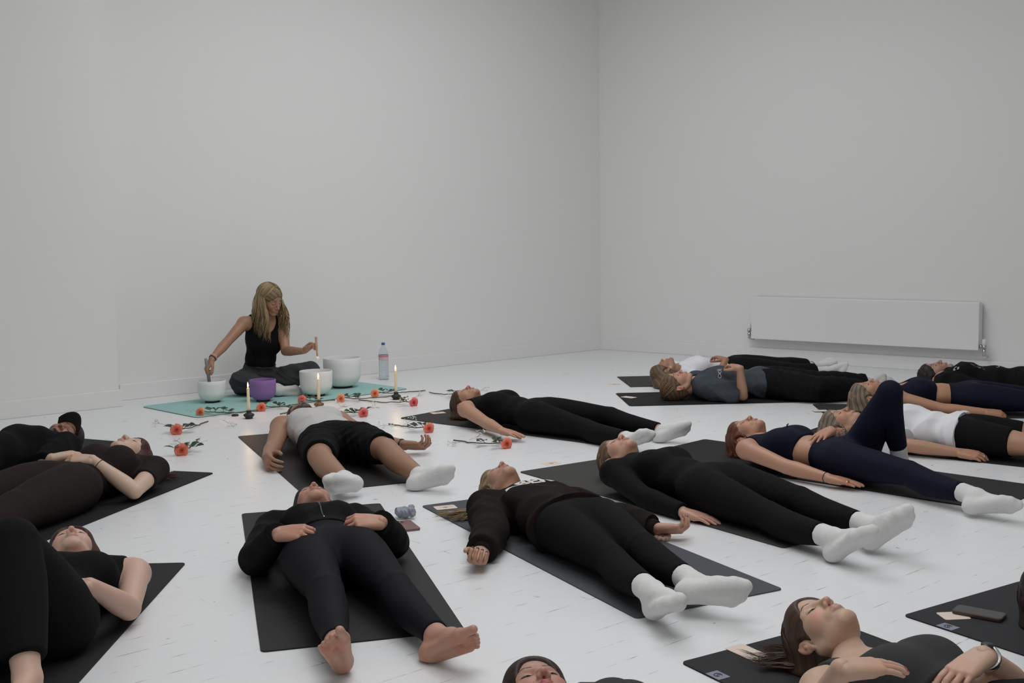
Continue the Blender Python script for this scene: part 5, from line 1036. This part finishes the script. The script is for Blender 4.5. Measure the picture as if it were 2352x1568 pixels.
def rose(head, tail, label, tint='c', seed=0, leaves=((.09, 1), (.13, -1), (.17, 1)), sz=1., bloom=True, mid=None, tilt=.25, face=None):
    rs = np.random.RandomState(seed); a = P(*head); b__ = P(*tail); rt = empty('rose', (a[0], a[1], 0)); tag(rt, label, 'rose', 'roses strewn on the floor')
    o3 = np.array([a[0], a[1], 0]); d = nz(b__-a); L_ = np.linalg.norm(b__-a); sd = np.array([-d[1], d[0], 0])
    n = 14; pts = []
    for i in range(n):
        t = i/(n-1); off = sd*(.012*math.sin(t*5+seed)*math.sin(math.pi*t)+(.004*rs.randn() if 0 < i < n-1 else 0)); z = .028*(1-t)**3+.0045+(.002*abs(rs.randn()))
        pts.append(d*L_*t+off+np.array([0, 0, z]))
    mb = MB(); mb.tube(pts, np.linspace(.0030, .0040, n), 7)
    for i in range(3, n-1, 2): q = nz(rs.randn(3)+np.array([0, 0, .5])); mb.tube([pts[i], pts[i]+q*.007], [.0015, .0003], 4)
    mb.build('stem', mstem, rt)
    for fr, s_ in leaves:
        if fr > L_: continue
        i = min(n-2, int(fr/L_*(n-1))); bp_ = pts[i]; st = nz(sd*s_+d*(-.3+.5*rs.rand())); tip_ = bp_+st*.022+np.array([0, 0, .008+.012*rs.rand()])
        mb = MB(); mb.tube([bp_, tip_, tip_+st*.03], [.0012, .001, .0006], 5)
        leafm(mb, tip_+st*.025, nz(st+d*.1*rs.randn()), .048*sz, .017*sz, .010, rs.uniform(-.5, .5))
        for q in (-1, 1): leafm(mb, tip_, nz(st*.35+q*np.array([-st[1], st[0], 0])), .038*sz, .014*sz, .012*rs.rand()+.004, rs.uniform(-.6, .6))
        o = mb.build('leaf', mleaf, rt); so = o.modifiers.new('s', 'SOLIDIFY'); so.thickness = .0006
    if bloom:
        if tint not in PROT:
            mb = petal_mesh(np.random.RandomState(3), dict(c=CORAL, p=PEACH, k=PINK)[tint]); me = mesh('bloom', np.concatenate(mb.v), mb.f, True, np.concatenate(mb.c)); me.materials.append(mpet); PROT[tint] = me
        o = bpy.data.objects.new('bloom', PROT[tint]); C.objects.link(o); o.parent = rt; so = o.modifiers.new('s', 'SOLIDIFY'); so.thickness = .0007
        ax_ = nz(-d*1.0+np.array([0, 0, tilt])) if face is None else nz(np.array(face, float)); o.rotation_euler = Vector(ax_).to_track_quat('Z', 'Y').to_euler(); o.location = Vector(ax_*.004+np.array([0, 0, .0275*sz])); o.scale = (sz*1.02,)*3
        mb = MB(); c0 = np.array([0, 0, .0275*sz])-ax_*.010
        for k in range(5):
            a_ = k*1.257; x_ = nz(np.cross(ax_, [.2, .1, 1])); y_ = np.cross(ax_, x_); q = x_*math.cos(a_)+y_*math.sin(a_); mb.tube([c0, c0+q*.014-ax_*.002, c0+q*.024-ax_*.008], [.0035, .003, .0004], 5, .3)
        mb.tube([c0-ax_*.006, c0+ax_*.003], [.004, .007], 8); mb.build('sepals', mleaf, rt)
camdir = lambda p: nz(np.array([-p[0], -p[1], .9]))
def rosef(head, tail, label, **k): rose(head, tail, label, face=nz(camdir(P(*head))*.8+nz(P(*head)-P(*tail))*.7), **k)
rosef((464, 955), (592, 945), 'peach rose at the left front corner of the turquoise mat', tint='p', seed=1, leaves=((.07, 1), (.11, -1), (.15, 1), (.19, -1)))
rosef((603, 944), (690, 928), 'coral rose just right of the leftmost candle', tint='c', seed=2, leaves=((.06, 1), (.16, -1), (.19, 1)))
rosef((697, 926), (770, 920), 'pink rose beyond the head of the man in the tank top', tint='k', seed=3, leaves=((.06, 1), (.10, 1), (.12, -1)))
rosef((786, 923), (905, 911), 'peach rose in front of the largest white bowl', tint='p', seed=4, leaves=((.08, 1), (.13, -1), (.16, 1)))
rosef((864, 911), (977, 898), 'peach rose left of the rightmost candle', tint='p', seed=5, leaves=((.09, 1), (.12, -1)))
rosef((949, 932), (824, 920), 'pink-red rose right of the rightmost candle', tint='k', seed=6, leaves=((.08, 1), (.15, -1)))
rosef((834, 957), (748, 941), 'coral rose with dark leaves beside the waist of the man in the tank top', tint='k', seed=7, leaves=((.05, -1), (.08, 1), (.10, 1), (.13, -1)))
rosef((984, 993), (893, 975), 'coral rose above the open hand of the man in the tank top', tint='c', seed=8, leaves=((.05, 1), (.08, -1), (.10, 1)))
rosef((408, 997), (478, 969), 'orange rose left of the mats, farther from the camera of two single ones', tint='c', seed=9, leaves=((.04, 1), (.07, -1), (.09, 1), (.10, -1)), sz=1.1)
rosef((419, 1045), (458, 1010), 'orange rose left of the man, nearer to the camera of two single ones', tint='c', seed=10, leaves=((.03, 1), (.03, -1), (.12, -1)), sz=1.1)
rosef((1162, 1029), (1042, 1012), 'orange rose alone below the hand of the woman in the sleeveless top', tint='c', seed=11, leaves=((.05, 1), (.10, -1), (.17, 1)))
rose((1050, 912), (986, 903), 'rose stem reaching out behind the brown-haired woman in the sleeveless top', seed=12, leaves=((.05, 1),), bloom=False)
rose((676, 948), (644, 952), 'leafy rose stem beside the head of the man in the tank top', seed=13, leaves=((.03, 1), (.04, -1)), bloom=False)

mgs = mat('pale_green_stem', (.20, .22, .15), .7); mgb = mat('white_blossom', (.86, .87, .80), .8)
def spray(px, py, R, d, label, seed, n=34):
    rs = np.random.RandomState(seed); p = P(px, py); rt = empty('gypsophila_sprig', p); tag(rt, label, 'sprig', 'white sprigs strewn on the floor'); d = nz(P(px+d[0], py+d[1])-p)
    st = MB(); bl = MB(); ends = []
    root = -d*R*1.6+np.array([0, 0, .004])
    def br_(a, dr_, ln, lev):
        b2 = a+dr_*ln; b2[2] = np.clip(b2[2], .004, .05); st.tube([a, (a+b2)/2+rs.normal(0, ln*.06, 3)*[1, 1, .4]+[0, 0, .001], b2], [.0010*.8**lev, .0009*.8**lev, .0007*.8**lev], 4)
        if lev >= 3: ends.append(b2); return
        for _ in range(2 if lev else 3): br_(b2, nz(dr_+rs.normal(0, .55, 3)*np.array([1, 1, .6])+[0, 0, .15]), ln*rs.uniform(.5, .8), lev+1)
    br_(root, nz(d+[0, 0, .08]), R*1.0, 0)
    o_ = [(1, 0, 0), (-1, 0, 0), (0, 1, 0), (0, -1, 0), (0, 0, 1), (0, 0, -1)]; fo = [(0, 2, 4), (2, 1, 4), (1, 3, 4), (3, 0, 4), (2, 0, 5), (1, 2, 5), (3, 1, 5), (0, 3, 5)]
    for e_ in ends:
        for _ in range(3):
            c = e_+rs.normal(0, .004, 3); c[2] = max(c[2], .003); bl.add([c+np.array(v)*rs.uniform(.0022, .0040) for v in o_], fo)
    st.build('stem', mgs, rt); b3 = bl.build('blossoms', mgb, rt); b3['kind'] = 'stuff'
for i, (x, y, R, d, t) in enumerate([(366, 979, .055, (-1, .15), 'left of the farther single orange rose'), (544, 980, .07, (0, 1), 'below the leftmost candle'), (404, 1022, .05, (-1, .1), 'just above the nearer single orange rose'),
    (452, 1024, .055, (1, .6), 'lying across the stem of the nearer orange rose'), (788, 935, .06, (1, -.4), 'below the peach rose by the largest bowl'), (862, 938, .055, (1, -.3), 'right of the coral rose by the waist of the man'), (876, 981, .05, (-1, .2), 'just left of the rose by the open hand'),
    (940, 973, .05, (1, -.3), 'above the rose beside the open hand'), (965, 910, .065, (1, -.3), 'beside the rightmost candle'), (1032, 916, .05, (-1, .5), 'by the bare stem behind the brown-haired woman'), (1040, 1022, .05, (-1, .3), 'at the stem end of the lone orange rose'),
    (1104, 1006, .06, (1, -.2), 'above the middle of the lone orange rose stem'), (1112, 898, .05, (1, -.1), 'behind the chin of the brown-haired woman')]):
    spray(x, y, R, d, "white baby's breath sprig "+t, 30+i)

# ------------------------------------------------------------ cards, phones, small things
mcard = mat('cream_card', (.72, .60, .52), .7); mink = mat('brown_ink', (.16, .11, .08), .8)
def card(px, py, ang, label, a=.098, b_=.07, z=.0052, ink=True):
    p = P(px, py, z); rt = empty('card', p, math.radians(ang)); tag(rt, label, 'card', 'cream cards left at the mats')
    mb = MB(); r = .008; out = []
    for cx, cy, a0 in ((-a/2+r, -b_/2+r, 180), (a/2-r, -b_/2+r, 270), (a/2-r, b_/2-r, 0), (-a/2+r, b_/2-r, 90)):
        for t in np.linspace(a0, a0+90, 4): out.append((cx+r*math.cos(math.radians(t)), cy+r*math.sin(math.radians(t))))
    mb.prism(out, 0, .0012); mb.build('card_sheet', mcard, rt, False)
    if ink:
        mb = MB(); rs = np.random.RandomState(int(px)); 
        for k in range(7):
            t = k*.9; mb.tube([(0, 0, .0014), (.009*math.cos(t), .009*math.sin(t), .0015), (.015*math.cos(t+.4), .013*math.sin(t+.4), .0014)], .0011, 4, .3)
        mb.tube([(.012, .002, .0014), (.024, .012, .0014), (.030, -.004, .0014), (.038, .008, .0014)], .0009, 4, .3); mb.tube([(-.012, 0, .0014), (-.026, .010, .0014)], .0009, 4, .3); mb.build('drawing', mink, rt)
card(1006, 948, 25, 'cream card on the mat behind the head of the brown-haired woman')
card(1023, 1165, 20, 'cream card with a drawing beside the blonde hair fanned on the slate mat')
card(1266, 1064, 30, 'cream card on the floor against the warm grey mat', z=0)
card(1412, 882.5, 5, 'cream card on the floor left of the two farthest mats', z=0)
card(1444, 912, -45, 'cream card on the black mat behind the hair bun', ink=False, a=.11)
card(1884, 943, 0, 'cream card on the mat behind the ash-blonde heads', ink=False, z=.0052)
card(377, 1083, 65, 'cream card on the mat behind the red-haired woman')
card(273, 1288, 15, 'cream card with a brown drawing at the head of the lower left mat', z=0, a=.115, b_=.085)
card(1722, 1500, -59, 'cream card under the hair of the woman in the crop top', ink=False, a=.14)
card(2190, 1414, 5, 'cream card half under the dark phone', ink=False, a=.085)
card(1650, 1028, 40, 'small cream card tucked beside the auburn hair', ink=False, a=.05, b_=.03)
card(797, 967, -20, 'cream card on the floor beside the hip of the man in the tank top', ink=False, z=0)
def phone(px, py, ang, col, label, z, cams=True, rough=.5, gloss=False):
    p = P(px, py, z); rt = empty('phone', p, math.radians(ang)); tag(rt, label, 'phone'); m = mat('phone_case', col, rough)
    a, b_, r = .150, .074, .011; out = []
    for cx, cy, a0 in ((-a/2+r, -b_/2+r, 180), (a/2-r, -b_/2+r, 270), (a/2-r, b_/2-r, 0), (-a/2+r, b_/2-r, 90)):
        for t in np.linspace(a0, a0+90, 6): out.append((cx+r*math.cos(math.radians(t)), cy+r*math.sin(math.radians(t))))
    mb = MB(); mb.prism(out, 0, .0105); mb.build('case', m, rt, False, .002)
    if cams:
        mb = MB(); mb.box((.052, .016, .0112), (.032, .032, .002)); cb = mb.build('camera_bump', m, rt, False, .001)
        for x, y in ((.060, .024), (.045, .009)): mb = MB(); mb.tube([(x, y, .012), (x, y, .0135)], .0062, 16); mb.build('lens', mblackplastic, cb)
    if gloss: mb = MB(); mb.prism([(q[0]*.97, q[1]*.94) for q in out], .0104, .0112); mb.build('screen', mat('dark_screen', (.012, .010, .009), .12), rt, False)
phone(935, 1210, 112, (.20, .10, .09), 'phone in a mauve-brown case on the floor beside the scrunched grey cloth', 0)
phone(2249, 1412, -38, (.06, .035, .028), 'phone with a dark screen lying on the mat at the right edge', .0065, cams=False, gloss=True)
f = F3(); p = P(929, 1190); rs = np.random.RandomState(2)
for k in range(9):
    a = rs.rand()*6.28; c = np.array([.028*math.cos(k*.75), .022*math.sin(k*.75), .026+.012*rs.rand()]); q = nz(rs.normal(0, 1, 3)); f.cone(c-q*.016, c+q*.016, .0145, .012, .004)
f.ell((0, 0, .024), (.036, .028, .022), k=.006); V, q = f.mesh(.002, 0.); V = wrinkle(V, q, .004, (1, .3, .2), 120, 4, .001)
o = link('bundled_socks', mesh('bundled_socks', V, q), mat('grey_blue_knit', (.30, .32, .38), .95, bump=.3, bscale=120)); o.location = p; tag(o, 'scrunched pale grey-blue cloth bundle on the floor behind the mauve phone', 'cloth')
p = P(1521, 1241, .0); mb = MB(); t = np.linspace(0, 6.2832, 40); mb.tube([(.026*math.cos(a), .020*math.sin(a), .014+.003*math.sin(9*a)) for a in t], [.009+.0025*math.sin(11*a) for a in t], 8, cap=False)
o = mb.build('hair_scrunchie', mat('pink_mottled_fabric', (.50, .32, .28), .8, vary=.5, bscale=120)); o.location = p; tag(o, 'pink mottled hair scrunchie beside the hip of the woman in the lettered sweatshirt', 'hair tie')
